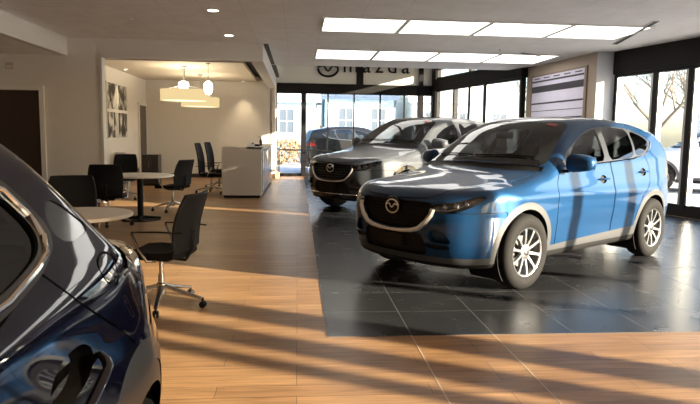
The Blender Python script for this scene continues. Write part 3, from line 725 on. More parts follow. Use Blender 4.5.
CLOUD = pbr('ceiling_cloud', (.66, .60, .52), .85, noise=.03)
PANE = glass('window_pane', (.97, .98, .98), .9)
H = 3.3
# right glazed wall runs on a slant
def RWX(y): return 4.8+(21.5-y)*.2345
RD = Vector((.2345, -1, 0)).normalized()          # along the wall towards the camera side
RN = Vector((-RD.y, RD.x, 0)); RN = RN if RN.x < 0 else -RN   # into the room
def wall_box(mb, y0, y1, z0, z1, t0, t1):
    """box along the slanted wall between y0 and y1; t measured into the room"""
    a = Vector((RWX(y0), y0, 0)); b = Vector((RWX(y1), y1, 0))
    p = [a+RN*t0, b+RN*t0, b+RN*t1, a+RN*t1]
    mb.add([(q.x, q.y, z) for z in (z0, z1) for q in p], [(0,3,2,1),(4,5,6,7),(0,1,5,4),(1,2,6,5),(2,3,7,6),(3,0,4,7)])
YB = -7.0
fl = struct('floor', MB().add([(-9.5, YB, 0), (RWX(YB), YB, 0), (RWX(21.7), 21.7, 0), (-9.5, 21.7, 0), (-9.5, YB, -.2), (RWX(YB), YB, -.2), (RWX(21.7), 21.7, -.2), (-9.5, 21.7, -.2)],
     [(0,1,2,3),(7,6,5,4),(0,4,5,1),(1,5,6,2),(2,6,7,3),(3,7,4,0)]), tex_floor_wood())
TILE = tex_tile('slate_tile', (.024, .026, .029), (.12, .12, .12), .61, .0035, .27, .22, 4.25, .25, .15, None, .10)
t = MB(); t.prism([(.22, 4.25), (RWX(4.25)-.14, 4.25), (RWX(21.3)-.14, 21.3), (.22, 21.3)], -.01, .003)
tf = struct('floor_tile', t, TILE)
gl = MB()
for x in (.83, 1.44):
    gl.box((x-.004, YB+.5, -.005), (x+.004, 4.25, .0012))
struct('floor_joint', gl, pbr('pale_joint', (.52, .44, .34), .6, noise=.05))
# ceiling and what hangs from it
c = MB(); c.prism([(-4.66, YB), (RWX(YB), YB), (RWX(16.75), 16.75), (-.62, 16.75), (-.62, 13.02), (-4.66, 13.02)], H, H+.14)
struct('ceiling', c, CEIL)
c = MB(); c.prism([(-9.5, YB), (-4.66, YB), (-4.66, 13.0), (-9.5, 13.0)], 2.96, 3.1); struct('ceiling_soffit', c, CEIL)
c = MB(); c.box((-4.74, YB, 2.95), (-4.60, 12.9, H)); struct('beam_left', c, WALLW)
c = MB(); c.box((-5.6, 13.06, H), (-.62, 20.5, H+.1)); struct('ceiling_plenum', c, DARKW)
c = MB(); c.box((-4.87, 14.95, 3.12), (-1.32, 20.3, 3.2)); struct('ceiling_cloud', c, CLOUD)
c = MB(); c.box((-.98, 13.02, 2.94), (-.72, 20.5, H)); struct('beam_alcove', c, WALL)
c = MB(); c.prism([(-.9, 16.75), (RWX(16.75)+.1, 16.75), (RWX(21.7)+.1, 21.7), (-.9, 21.7)], 4.9, 5.0); struct('ceiling_atrium', c, WALLW)
c = MB(); c.box((-.9, 16.75, H), (RWX(16.75), 16.85, 4.9)); struct('wall_atrium', c, WALLW)
c = MB(); c.box((-.9, 16.8, 3.2), (-.74, 21.6, 4.9)); struct('wall_atrium_left', c, WALLW)
# partition with the wide opening
w = MB(); w.box((-9.5, 12.9, 0), (-3.95, 13.06, H)); w.box((-3.95, 12.9, 2.96), (-.72, 13.06, H)); struct('wall_partition', w, WALL)
w = MB(); w.box((-3.975, 12.87, 0), (-3.93, 13.09, 2.965)); w.box((-3.975, 12.87, 2.935), (-.72, 13.09, 2.965)); struct('trim_1', w, WALLW)
w = MB(); w.box((-5.0, 13.06, 0), (-4.87, 20.4, H)); struct('wall_left', w, WALL)
w = MB(); w.box((-5.0, 20.4, 0), (-.86, 20.55, H)); w.box((-.90, 20.4, 0), (-.74, 21.6, 3.3)); struct('wall_back', w, WALL)
w = MB(); w.box((-4.87, 20.37, 0), (-.9, 20.40, .13)); w.box((-4.87, 13.06, 0), (-4.845, 20.4, .13)); struct('baseboard_back', w, pbr('dark_base', (.04, .036, .034), .5, noise=.1))
w = MB(); w.box((-.74, 20.3, .0), (-.62, 21.5, .16)); struct('baseboard_right', w, pbr('oak_base', (.55, .34, .18), .5, noise=.15, nscale=30))
w = MB(); w.box((-9.6, YB, 0), (-9.5, 13, H)); struct('wall_far_left', w, WALL)
w = MB(); w.box((-9.5, YB-.1, 0), (RWX(YB), YB, H)); struct('wall_rear', w, WALL)
# doors
d = MB(); d.box((-6.15, 12.865, 0), (-5.16, 12.9, 2.25)); dr = struct('door_1', d, pbr('dark_walnut', (.028, .014, .010), .35, coat=.2, noise=.35, nscale=4, stretch=(8, 8, .6)))
d = MB(); d.box((-6.24, 12.85, 0), (-6.15, 12.9, 2.34)); d.box((-5.16, 12.85, 0), (-5.07, 12.9, 2.34)); d.box((-6.15, 12.85, 2.25), (-5.16, 12.9, 2.34)); d.build('door_frame', WALLW, dr)
d = MB(); d.tube([(-6.07, 12.86, 1.02), (-6.07, 12.81, 1.02), (-5.96, 12.81, 1.02)], .011); d.build('door_handle', pbr('chrome', (.78,.77,.74), .1, 1.), dr)
d = MB(); d.box((-4.87, 19.38, 0), (-4.83, 20.18, 2.28)); dr = struct('door_2', d, MATS['dark_walnut'] if 'dark_walnut' in MATS else WALL)
d = MB(); d.box((-4.87, 19.30, 0), (-4.82, 19.38, 2.36)); d.box((-4.87, 20.18, 0), (-4.82, 20.26, 2.36)); d.box((-4.87, 19.38, 2.28), (-4.82, 20.18, 2.36)); d.build('door_frame', WALL, dr)
# end glazing
w = MB(); w.box((-.74, 21.45, 2.91), (RWX(21.5), 21.6, 3.21)); struct('wall_storefront', w, DARKW)
w = MB(); w.box((-.74, 21.50, 3.21), (RWX(21.5), 21.6, 4.9)); struct('wall_storefront_upper', w, pbr('pale_panel', (.74, .75, .71), .6, noise=.02))
w = MB(); w.box((2.02, 21.44, 3.21), (2.26, 21.5, 4.9)); struct('trim_2', w, FRAME)
xs = [(-.74, .14, .06), (.26, 1.04, .05), (1.04, 1.95, .05), (1.95, 2.87, .05), (2.87, 3.72, .05), (3.72, 4.22, .05), (4.36, 4.80, .08)]
for i, (a, b, t_) in enumerate(xs):
    m = MB(); f = t_/2
    m.box((a, 21.47, 0), (a+f, 21.57, 2.91)); m.box((b-f, 21.47, 0), (b, 21.57, 2.91)); m.box((a, 21.47, 2.86), (b, 21.57, 2.91)); m.box((a, 21.47, 0), (b, 21.57, .10))
    wo = struct('window_%d' % (i+1), m, FRAME)
    MB().box((a+f, 21.515, .1), (b-f, 21.525, 2.86)).build('pane', PANE, wo)
w = MB(); w.box((.13, 21.4, 0), (.28, 21.6, 2.95)); w.box((4.21, 21.4, 0), (4.37, 21.6, 4.9)); w.box((RWX(21.5)-.12, 21.35, 0), (RWX(21.5)+.1, 21.62, 4.9)); struct('post_storefront', w, FRAME)
# right wall: fascia, sill and glazed bays
near = [12.83, 11.73, 10.91, 9.95, 8.4, 7.0, 5.55, 4.12, 2.72, 1.1, -.69, -1.38, -1.83, -3.2, -4.6, -5.8, -6.95]
far = [21.25, 20.0, 19.0, 18.07, 16.22]
wb_ = MB(); wall_box(wb_, YB, 12.84, 2.82, H, -.12, .10); wall_box(wb_, YB, 12.84, 0, .16, -.12, .06); wall_box(wb_, -.85, -.53, .16, 2.82, -.1, .06); wall_box(wb_, -1.5, -1.26, .16, 2.82, -.1, .06)
struct('wall_right', wb_, DARKW)
wb_ = MB(); wall_box(wb_, 16.2, 21.5, 3.06, 3.42, -.12, .10); wall_box(wb_, 16.2, 21.5, 0, .16, -.12, .06); wall_box(wb_, 15.9, 16.8, 3.3, 4.9, -.12, .10); wall_box(wb_, 12.9, 16.2, 0, 4.9, -.16, -.12)
struct('wall_right_far', wb_, DARKW)
wb_ = MB(); wall_box(wb_, 16.6, 21.5, 3.80, 4.9, -.12, .10); struct('wall_right_clerestory', wb_, WALLW)
n = 8
def bay(y0, y1, z0, z1, transom=None, silver=False):
    global n
    hi, lo = max(y0, y1), min(y0, y1); m = MB(); k = .055
    wall_box(m, lo, lo+k, z0, z1, -.08, .06); wall_box(m, hi-k, hi, z0, z1, -.08, .06)
    wall_box(m, lo, hi, z1-.06, z1, -.06, .05); wall_box(m, lo, hi, z0, z0+.06, -.06, .05)
    if transom: wall_box(m, lo, hi, transom-.04, transom+.04, -.06, .05)
    o = struct('window_%d' % n, m, FRAME); n += 1
    m = MB(); wall_box(m, lo+k, hi-k, z0+.06, z1-.06, -.012, -.004); m.build('pane', PANE, o)
    if silver:
        m = MB(); wall_box(m, lo+k, lo+k+.06, z0+.06, z1-.06, -.06, .05); wall_box(m, hi-k-.04, hi-k, z0+.06, z1-.06, -.06, .05); m.build('inner_frame', SILVER, o)
for a, b in zip(near, near[1:]): bay(a, b, .16, 2.82, silver=a > 9)
for i, (a, b) in enumerate(zip(far, far[1:])): bay(a, b, .16, 3.06, transom=1.75 if i == 3 else None, silver=i > 1)
for a, b in ((21.25, 19.0), (19.0, 16.8)): bay(a, b, 3.42, 3.80)
# pier and picture wall
w = MB(); w.prism([(6.40, 12.86), (RWX(12.84)+.02, 12.84), (RWX(12.84)+.3, 13.1), (6.40, 13.1)], 0, H); struct('wall_pier', w, pbr('cool_white', (.66, .70, .76), .6, noise=.02))
def pw(t): return Vector((6.40-.25*t, 12.88+3.4*t, 0))
PWN = Vector((-3.4, -.25, 0)).normalized()
def pwbox(mb, t0, t1, z0, z1, a, b):
    p = [pw(t0)+PWN*a, pw(t1)+PWN*a, pw(t1)+PWN*b, pw(t0)+PWN*b]
    mb.add([(q.x, q.y, z) for z in (z0, z1) for q in p], [(0,3,2,1),(4,5,6,7),(0,1,5,4),(1,2,6,5),(2,3,7,6),(3,0,4,7)])
w = MB(); pwbox(w, 0, 1, 0, H, -.35, 0); struct('wall_display', w, TAUPE)
po = MB(); pwbox(po, .10, .90, .75, 3.05, 0, .035)
pic = po.build('picture', pbr('poster_edge', (.30, .22, .17), .5, noise=.1)); tag(pic, 'large lavender picture with dark bands on the taupe wall behind the blue SUV', 'picture')
po = MB(); pwbox(po, .125, .875, .79, 3.01, .035, .042); po.build('print', pbr('print_lavender', (.80, .77, .95), .45, noise=.05, nscale=3), pic)
po = MB()
for z0, z1, t0, t1 in ((2.86, 2.90, .125, .875), (2.60, 2.76, .125, .875), (2.30, 2.34, .125, .875), (2.12, 2.135, .125, .875), (1.92, 1.955, .125, .875), (1.55, 1.59, .125, .875)): pwbox(po, t0, t1, z0, z1, .042, .046)
for k in range(5): pwbox(po, .15+.15*k, .24+.15*k, 2.94, 2.965, .042, .046)
po.build('dark_band', pbr('print_dark', (.03, .028, .045), .45, noise=.1), pic)
po = MB(); q = [pw(.30+.36*u)+PWN*.05+Vector((0, 0, 1.50+.40*math.sin(PI*min(1, .12+.88*(1-u)))**.7)) for u in [k/16 for k in range(17)]]
po.tube(q, .028, 6); q = [pw(.36+.2*u)+PWN*.05+Vector((0, 0, 1.62)) for u in [0, .5, 1]]; po.tube(q, .03, 6); pwbox(po, .27, .70, 1.38, 1.52, .042, .05)
po.build('car_outline', MATS['print_dark'], pic)
# ------------------------------------------------------------------ ceiling fittings
LIT = emit('light_diffuser', (1.0, .965, .90), 2.7)
for r, (y0, y1) in enumerate(((9.90, 11.15), (13.55, 15.1))):
    for k in range(4):
        x0 = .42+1.372*k; x1 = x0+1.30
        o = empty('ceiling_light', ((x0+x1)/2, (y0+y1)/2, H), label='%s bright square ceiling panel of the %s row, counted from the left' % (('first', 'second', 'third', 'fourth')[k], ('near', 'far')[r]), cat='ceiling light', group='bright ceiling panels')
        hx, hy = (x1-x0)/2, (y1-y0)/2
        f = MB(); 
        for a, b in (((-hx-.03, -hy-.03), (hx+.03, -hy)), ((-hx-.03, hy), (hx+.03, hy+.03)), ((-hx-.03, -hy), (-hx, hy)), ((hx, -hy), (hx+.03, hy))): f.box((*a, -.022), (*b, .0))
        f.build('frame', WALLW, o); MB().box((-hx, -hy, -.012), (hx, hy, -.002)).build('diffuser', LIT, o)
for lb, (x, y) in (('round recessed downlight nearest the camera in the grey ceiling', (-1.29, 9.66)), ('round recessed downlight just in front of the alcove opening', (-1.31, 12.01))):
    o = empty('downlight', (x, y, H), label=lb, cat='downlight', group='recessed downlights')
    MB().lathe([(.105, -.012), (.10, -.016), (.08, -.012), (.08, 0), (.105, 0)], 28, close=True).build('trim_ring', WALLW, o)
    MB().lathe([(.079, -.008), (0, -.008)], 24).build('lamp', emit('warm_lamp', (1, .86, .62), 14), o)
for lb, (x, y) in (('small sprinkler head in the ceiling above the blue car', (3.0, 10.5)), ('sprinkler head in the ceiling near the left soffit', (-2.75, 10.6)), ('sprinkler head between the bright ceiling rows and the pier', (4.25, 12.9))):
    o = empty('ceiling_sprinkler', (x, y, H), label=lb, cat='sprinkler', group='ceiling sprinklers')
    MB().lathe([(.035, .0), (.03, -.008), (0, -.008)], 16).build('rose', WALLW, o)
    MB().lathe([(.008, -.008), (.008, -.03), (.02, -.032), (.02, -.036), (0, -.036)], 12).build('head', SILVER, o)
o = empty('linear_vent', (5.9, 10.6, H), -.24, 'long dark slot vent in the ceiling along the right glazed wall', 'vent')
MB().box((-.05, -1.2, -.012), (.05, 1.2, 0)).build('frame', SILVER, o); MB().box((-.03, -1.17, -.016), (.03, 1.17, -.012)).build('slot', DARKW, o)
o = empty('linear_vent', (5.3, 13.6, H), -1.0, 'short dark slot vent in the ceiling beside the far bright panels', 'vent')
MB().box((-.05, -.5, -.012), (.05, .5, 0)).build('frame', SILVER, o); MB().box((-.03, -.47, -.016), (.03, .47, -.012)).build('slot', DARKW, o)
# pendants
SHADE = emit('glowing_shade', (1.0, .76, .38), .66)
for lb, x, y, zb, r, hh in (('nearer and higher of the two glowing drum pendants over the alcove', -2.86, 16.0, 2.25, .60, .28), ('lower drum pendant half behind the nearer one over the alcove', -2.8, 18.1, 2.20, .54, .26)):
    o = empty('pendant_lamp', (x, y, 3.12), label=lb, cat='pendant lamp', group='drum pendants in the alcove')
    z0 = zb-3.12
    MB().lathe([(r, z0), (r, z0+hh), (r-.012, z0+hh), (r-.012, z0)], 48, close=True).build('lamp_shade', SHADE, o)
    MB().lathe([(r-.014, z0+.02), (0, z0+.02)], 40).build('diffuser', emit('pendant_diffuser', (1, .82, .5), 1.5), o)
    l = bpy.data.lights.new('pendant_bulb', 'POINT'); l.energy = 50; l.color = (1, .80, .52); l.shadow_soft_size = .12
    lo = bpy.data.objects.new('pendant_bulb', l); COL.objects.link(lo); lo.location = (x, y, zb+hh*.6)
    st = MB()
    for k in range(3): a = 2*PI*k/3; st.tube([(0, 0, z0+hh+.12), ((r-.01)*math.cos(a), (r-.01)*math.sin(a), z0+hh)], .006, 6)
    st.tube([(0, 0, 0), (0, 0, z0+hh+.12)], .012, 8); st.build('stem', SILVER, o)
    MB().lathe([(.07, 0), (.07, -.025), (.02, -.035), (0, -.035)], 20).build('canopy', SILVER, o)
for lb, x, y, zc, r, hh in (('small bright glass pendant right of the drum pendants', -2.15, 15.15, 2.53, .10, .32), ('small bright glass pendant partly behind the nearer drum pendant', -3.02, 16.75, 2.70, .13, .22)):
    o = empty('glass_pendant', (x, y, 3.12), label=lb, cat='pendant lamp', group='small glass pendants')
    z = zc-3.12
    MB().lathe([(0, z-hh/2), (r*.6, z-hh/2+.01), (r, z-hh*.2), (r, z+hh*.3), (r*.4, z+hh/2), (0, z+hh/2)], 24).build('lamp_shade', emit('bright_glass', (1, .88, .66), 9), o)
    MB().tube([(0, 0, z+hh/2), (0, 0, 0)], .008, 6).build('stem', SILVER, o); MB().lathe([(.05, 0), (.05, -.02), (0, -.02)], 16).build('canopy', SILVER, o)
for lb, x, y in (('recessed alcove spotlight washing the back wall by the counter', -1.75, 20.05), ('recessed alcove spotlight above the framed photographs', -4.6, 17.1)):
    o = empty('spotlight', (x, y, 3.12), label=lb, cat='spotlight', group='alcove wall spotlights')
    MB().lathe([(.06, -.012), (.045, -.014), (.045, 0), (.06, 0)], 20, close=True).build('trim_ring', WALLW, o); MB().lathe([(.044, -.004), (0, -.004)], 18).build('lamp', MATS['warm_lamp'], o)
    l = bpy.data.lights.new('spotlight_beam', 'SPOT'); l.energy = 60; l.color = (1, .78, .48); l.spot_size = math.radians(70); l.spot_blend = .8; l.shadow_soft_size = .04
    lo = bpy.data.objects.new('spotlight_beam', l); COL.objects.link(lo); lo.location = (x, y, 3.09)
# ------------------------------------------------------------------ furniture
LAM = pbr('pale_laminate', (.86, .81, .72), .4, noise=.05, nscale=8)
MESHB = pbr('black_mesh', (.009, .0095, .011), .65, noise=.3, nscale=120, bump=.25, spec=.2)
SEATB = pbr('black_fabric', (.009, .0085, .0085), .9, noise=.3, nscale=90, bump=.2, spec=.2)
CHR = pbr('polished_aluminium', (.60, .58, .55), .22, 1., noise=.05)
BLK = pbr('black_plastic', (.008,.008,.009), .6, noise=.2, spec=.25)
COUNTER = pbr('counter_laminate', (.66, .62, .54), .4, noise=.03, nscale=4)
def star_base(parent, n=5, r=.30, rot=0.):
    b = MB()
    for k in range(n):
        a = 2*PI*k/n+rot; c, s = math.cos(a), math.sin(a)
        b.tube([(.03*c, .03*s, .165), (r*.55*c, r*.55*s, .12), (r*c, r*s, .078)], [.030, .024, .017], 8, flat=.7)
    b.lathe([(.035, .10), (.042, .13), (.04, .19), (.03, .20)], 16)
    bo = b.build('base', CHR, parent)
    for k in range(n):
        a = 2*PI*k/n+rot; c, s = math.cos(a), math.sin(a); m = MB()
        for sd in (-1, 1):
            T = Matrix.Translation((r*c-s*.014*sd, r*s+c*.014*sd, .029)) @ Matrix.Rotation(a, 4, 'Z') @ Matrix.Rotation(PI/2, 4, 'X')
            m.lathe([(.0, -.008), (.026, -.008), (.028, 0), (.026, .008), (0, .008)], 16, T)
        m.tube([(r*c, r*s, .028), (r*c, r*s, .085)], .010, 8); m.build('caster', BLK, bo)
    return bo
def office_chair(high=False):
    """faces +x"""
    t = empty('office_chair')
    star_base(t, 5, .36, .66)
    MB().tube([(0, 0, .14), (0, 0, .27), (0, 0, .271), (0, 0, .41)], [.026, .026, .016, .016], 12).build('gas_column', CHR, t)
    g = []
    for i in range(9):
        u = i/8; row = []
        for j in range(9):
            v = j/8*2-1; rr = 1-.06*abs(v)**3
            x = (-.23+.47*u); z = .455+.018*v*v-.03*max(0, u-.75)*4*.6-.012*math.sin(PI*u)
            row.append((x*rr, v*.245*(1-.08*abs(2*u-1)**4), z))
        g.append(row)
    s = MB().sheet(g, .055); s.build('seat', SEATB, t)
    m = MB(); m.box((-.12, -.10, .395), (.10, .10, .425), .01); m.build('mechanism', BLK, t)
    top = 1.20 if high else .95
    g = []
    for i in range(9):
        u = i/8; row = []; z = .50+(top-.50)*u
        for j in range(9):
            v = j/8*2-1
            x = -.255-.10*u+.03*math.sin(PI*u)+.035*v*v
            row.append((x, v*(.225+.015*math.sin(PI*u))*(1-.10*u**6), z))
        g.append(row)
    bk = MB().sheet(g, .022).build('backrest', MESHB, t)
    fr = MB(); pts = [Vector(p)+Vector((-.004, 0, 0)) for p in [r[0] for r in g]+g[-1][1:-1]+[r[-1] for r in g[::-1]]]
    fr.tube(pts, .013, 8); fr.tube([g[0][0], g[0][4], g[0][-1]], .013, 8); fr.build('back_frame', BLK, bk)
    sp = MB(); sp.tube([(-.08, 0, .41), (-.22, 0, .40), (-.29, 0, .50), (-.30, 0, .66)], [.022, .022, .02, .016], 8, flat=.6); sp.build('back_support', BLK, t)
    for sd in (1, -1):
        a = MB(); a.tube([(-.06, sd*.20, .42), (-.02, sd*.275, .43), (.04, sd*.285, .52), (.10, sd*.285, .655)], .012, 8)
        ao = a.build('armrest', CHR, t); p = MB(); p.tube([(.10, sd*.285, .66), (-.12, sd*.28, .668), (-.30, sd*.235, .66)], [.009, .012, .009], 8, flat=.7); p.build('arm_pad', BLK, ao)
    return t
proto = office_chair(); protoH = office_chair(True)
chairs = [(-1.13, 5.12, 165, 'black mesh office chair in the open wood floor, nearest the camera', 0), (-2.38, 6.6, 285, 'black office chair behind the nearer round table, by the dark hatchback', 0),
 (-2.92, 9.7, 100, 'black office chair with its broad back turned, left of the farther round table', 0), (-3.72, 13.55, 280, 'black office chair behind the farther table, in the alcove opening', 0),
 (-2.30, 11.5, 152, 'black office chair right of the farther round table, turned sideways', 0), (-2.08, 14.95, -8, 'high-backed task chair left behind the reception counter', 1), (-2.08, 16.5, -12, 'high-backed task chair mostly hidden behind the reception counter', 1)]
for i, (x, y, a, lb, hi) in enumerate(chairs):
    src = protoH if hi else proto
    o = src if i in (0, 5) else copy_tree(src)
    o.location = (x, y, 0); o.rotation_euler = (0, 0, math.radians(a)); tag(o, lb, 'chair', 'task chairs behind the counter' if hi else 'office chairs around the round tables')
def round_table(x, y, r, lb):
    t = empty('round_table', (x, y, 0), label=lb, cat='table', group='round meeting tables')
    MB().lathe([(0, .715), (r-.02, .715), (r-.004, .722), (r, .735), (r-.006, .748), (r-.02, .75), (0, .75)], 64).build('tabletop', LAM, t)
    MB().tube([(0, 0, .03), (0, 0, .70)], .048, 20).build('column', BLK, t)
    b = MB()
    for k in range(4):
        a = PI/2*k+.2; c, s = math.cos(a), math.sin(a); b.tube([(.03*c, .03*s, .05), (.32*c, .32*s, .03)], [.035, .022], 8, flat=.6)
    b.lathe([(.32, .0), (.32, .012), (.06, .03), (.05, .07)], 32); b.build('base', BLK, t)
    p = MB(); p.lathe([(.22, .700), (.22, .715), (0, .715)], 24); p.build('top_plate', BLK, t)
    return t
round_table(-2.60, 10.35, .55, 'pale round table farther from the camera, in front of the alcove opening')
round_table(-1.88, 5.35, .46, 'pale round table nearest the camera, half hidden by the dark hatchback')
# reception counter
rc = empty('reception_counter', (-1.255, 13.9, 0), label='tall pale reception counter standing at the right of the alcove', cat='counter')
m = MB(); m.box((-.44, 0, .06), (.44, .06, 1.15), .004); m.build('end_panel', COUNTER, rc)
m = MB(); m.box((.34, .06, .06), (.44, 5.2, 1.11)); m.build('front_panel', pbr('counter_front', (.42, .41, .40), .35, noise=.06), rc)
m = MB(); m.box((.10, .0, 1.11), (.47, 5.25, 1.15), .004); m.build('ledge', COUNTER, rc)
m = MB(); m.box((-.42, .06, .70), (.34, 5.2, .735), .004); m.build('worktop', COUNTER, rc)
m = MB(); m.box((-.40, .02, 0), (.40, 5.15, .06)); m.build('plinth', BLK, rc)
for k in range(5):
    m = MB(); m.box((.44, .25+1.0*k, .10), (.455, 1.10+1.0*k, 1.06), .003); m.build('front_inlay', pbr('frosted_panel', (.34, .36, .38), .25, noise=.05), rc)
ph = empty('desk_phone', (-1.02, 15.0, 1.15), label='dark desk phone on the counter ledge', cat='phone')
m = MB(); m.box((-.10, -.11, 0), (.10, .11, .05), .012); m.build('body', BLK, ph); m = MB(); m.box((-.09, -.10, .05), (-.04, .10, .085), .012); m.build('handset', BLK, ph)
bt = empty('pump_bottle', (-.93, 15.6, 1.15), label='small dark pump bottle standing on the counter ledge', cat='bottle')
m = MB(); m.lathe([(0, 0), (.035, 0), (.037, .02), (.036, .13), (.016, .16), (.014, .18), (0, .18)], 18); m.build('body', pbr('dark_bottle', (.03, .025, .03), .2, coat=.4, noise=.1), bt)
m = MB(); m.tube([(0, 0, .17), (0, 0, .23), (-.05, 0, .225)], .007, 8); m.lathe([(.017, .175), (.017, .19), (0, .19)], 14); m.build('pump', BLK, bt)
cs = empty('card_holder', (-1.05, 14.3, 1.15), label='small clear card holder at the near end of the counter', cat='card holder')
m = MB(); m.box((-.06, -.02, 0), (.06, .02, .012)); m.box((-.06, .0, .01), (.06, .008, .07)); m.build('body', pbr('acrylic', (.7, .72, .72), .15, noise=.03), cs); m = MB(); m.box((-.045, -.01, .012), (.045, -.002, .06)); m.build('cards', pbr('paper', (.75,.78,.82), .7, noise=.03), cs)
cb = empty('low_cabinet', (-3.99, 17.2, 0), label='low black cabinet behind the farther table in the alcove', cat='cabinet', scale=.9)
m = MB(); m.box((-.24, -.22, .05), (.24, .22, .94), .006); m.build('body', pbr('black_laminate', (.03, .026, .025), .4, noise=.15), cb)
for sd in (-1, 1):
    m = MB(); m.box((sd*.005 if sd > 0 else -.23, -.235, .09), (.23 if sd > 0 else -.005, -.22, .90), .003); dd = m.build('door', pbr('black_laminate_door', (.036, .031, .03), .38, noise=.15), cb)
    m = MB(); m.tube([(sd*.04, -.235, .60), (sd*.04, -.255, .60), (sd*.04, -.255, .74), (sd*.04, -.235, .74)], .005, 6); m.build('handle', CHR, dd)
m = MB(); m.box((-.22, -.20, 0), (.22, .20, .05)); m.build('plinth', BLK, cb)
# framed photographs on the alcove wall (four prints)
PHO = []
def photo_mat(seed):
    m, nt, out = new_mat('photo_print_%s' % 'abcd'[seed]); L = nt.links.new; N = nt.nodes.new
    b = N('ShaderNodeBsdfPrincipled'); L(b.outputs[0], out.inputs[0]); b.inputs['Roughness'].default_value = .25
    tc = N('ShaderNodeTexCoord'); mp = N('ShaderNodeMapping'); mp.inputs['Location'].default_value = (seed*3.1, seed*1.7, seed); mp.inputs['Scale'].default_value = (1, 1.6, 1); L(tc.outputs['Object'], mp.inputs[0])
    n = N('ShaderNodeTexNoise'); n.inputs['Scale'].default_value = 2.6; n.inputs['Detail'].default_value = 4; L(mp.outputs[0], n.inputs['Vector'])
    r = N('ShaderNodeValToRGB'); r.color_ramp.elements[0].position = .44; r.color_ramp.elements[0].color = (.02, .02, .02, 1); r.color_ramp.elements[1].position = .58; r.color_ramp.elements[1].color = (.6, .58, .55, 1)
    L(n.outputs[0], r.inputs[0]); L(r.outputs[0], b.inputs['Base Color']); return m
for i, (y0, z0, lb) in enumerate(((16.2, 2.02, 'black and white framed photograph, upper left of four on the alcove wall'), (17.15, 2.02, 'black and white framed photograph, upper right of four on the alcove wall'), (16.2, 1.27, 'black and white framed photograph, lower left of four on the alcove wall'), (17.15, 1.27, 'black and white framed photograph, lower right of four on the alcove wall'))):
    o = empty('framed_photograph', (-4.87, y0+.45, z0), label=lb, cat='picture', group='framed photographs on the alcove wall')
    f = MB()
    for a, b in (((-.45, 0), (.45, .025)), ((-.45, .695), (.45, .72)), ((-.45, .025), (-.425, .695)), ((.425, .025), (.45, .695))): f.box((0, a[0], a[1]), (.03, b[0], b[1]))
    f.build('frame', WALLW, o); MB().box((.002, -.425, .025), (.016, .425, .695)).build('print', photo_mat(i), o)
o = empty('wall_box', (-5.71, 12.9, 2.66), label='small square alarm box high on the wall above the dark door', cat='alarm')
m = MB(); m.box((-.08, -.03, 0), (.08, 0, .13), .006); m.build('body', pbr('beige_plastic', (.55, .47, .40), .5, noise=.03), o); m = MB(); m.box((-.05, -.036, .03), (.05, -.03, .06)); m.build('grille', WALLW, o)
m = MB()
o = empty('light_switch', (-4.87, 18.85, 1.28), label='white light switch on the alcove wall beside the far door', cat='switch')
m = MB(); m.box((0, -.05, 0), (.008, .05, .13), .002); m.build('plate', WALLW, o); m = MB(); m.box((.008, -.02, .04), (.014, .02, .09), .002); m.build('rocker', WALLW, o)
o = empty('side_cabinet', (-4.62, 16.6, 0), label='pale low unit standing below the framed photographs', cat='cabinet')
m = MB(); m.box((-.16, -.17, 0), (.16, .17, .92), .02); m.build('body', pbr('cabinet_white', (.62, .60, .58), .4, noise=.03), o); m = MB(); m.box((.16, -.11, .52), (.165, .11, .76)); m.build('front_panel', BLK, o)
# dark rail in front of the end glazing
o = empty('railing', (-.2, 21.15, 0), label='black metal railing in front of the end glazing, left of the grey car', cat='railing')
for x in (-.44, .52, 1.5):
    m = MB(); m.box((x-.02, -.02, .012), (x+.02, .02, .92)); p = m.build('post', BLK, o); m = MB(); m.box((x-.06, -.06, 0), (x+.06, .06, .012)); m.build('foot_plate', BLK, p)
m = MB(); m.tube([(-.46, 0, .92), (1.52, 0, .92)], .022, 10); m.build('top_rail', BLK, o)
m = MB(); m.tube([(.52, 0, .62), (1.52, 0, .62)], .012, 8); m.tube([(.52, 0, .35), (1.52, 0, .35)], .012, 8); m.build('lower_rail', BLK, o)
# ring badge and lettering above the end glazing
sg = empty('wall_sign', (1.03, 21.5, 3.72), label='dark ring emblem and lettering on the pale band above the end glazing', cat='sign')
m = MB(); m.tube([(.34*math.cos(a), -.05, .26*math.sin(a)) for a in np.linspace(0, 2*PI, 49)], .038, 10, cap=False)
m.tube([(x, -.05, z) for x, z in ((-.30, .06), (-.20, .10), (-.13, .08), (-.05, -.05), (0, -.08), (.05, -.05), (.13, .08), (.20, .10), (.30, .06))], .03, 8); m.build('emblem', DARKW, sg)
cu = bpy.data.curves.new('lettering', 'FONT'); cu.body = 'mazda'; cu.size = .72; cu.extrude = .03; cu.space_character = 1.35
fo = bpy.data.objects.new('tmp_text', cu); COL.objects.link(fo); bpy.context.view_layer.update()
me = bpy.data.meshes.new_from_object(fo.evaluated_get(bpy.context.evaluated_depsgraph_get())); bpy.data.objects.remove(fo)
me.materials.append(DARKW); lo = bpy.data.objects.new('lettering', me); COL.objects.link(lo); lo.parent = sg; lo.location = (.50, -.04, -.10); lo.rotation_euler = (PI/2, 0, 0)
xsz = max(v.co.x for v in me.vertices); lo.scale = (2.35/xsz, 1, 1)
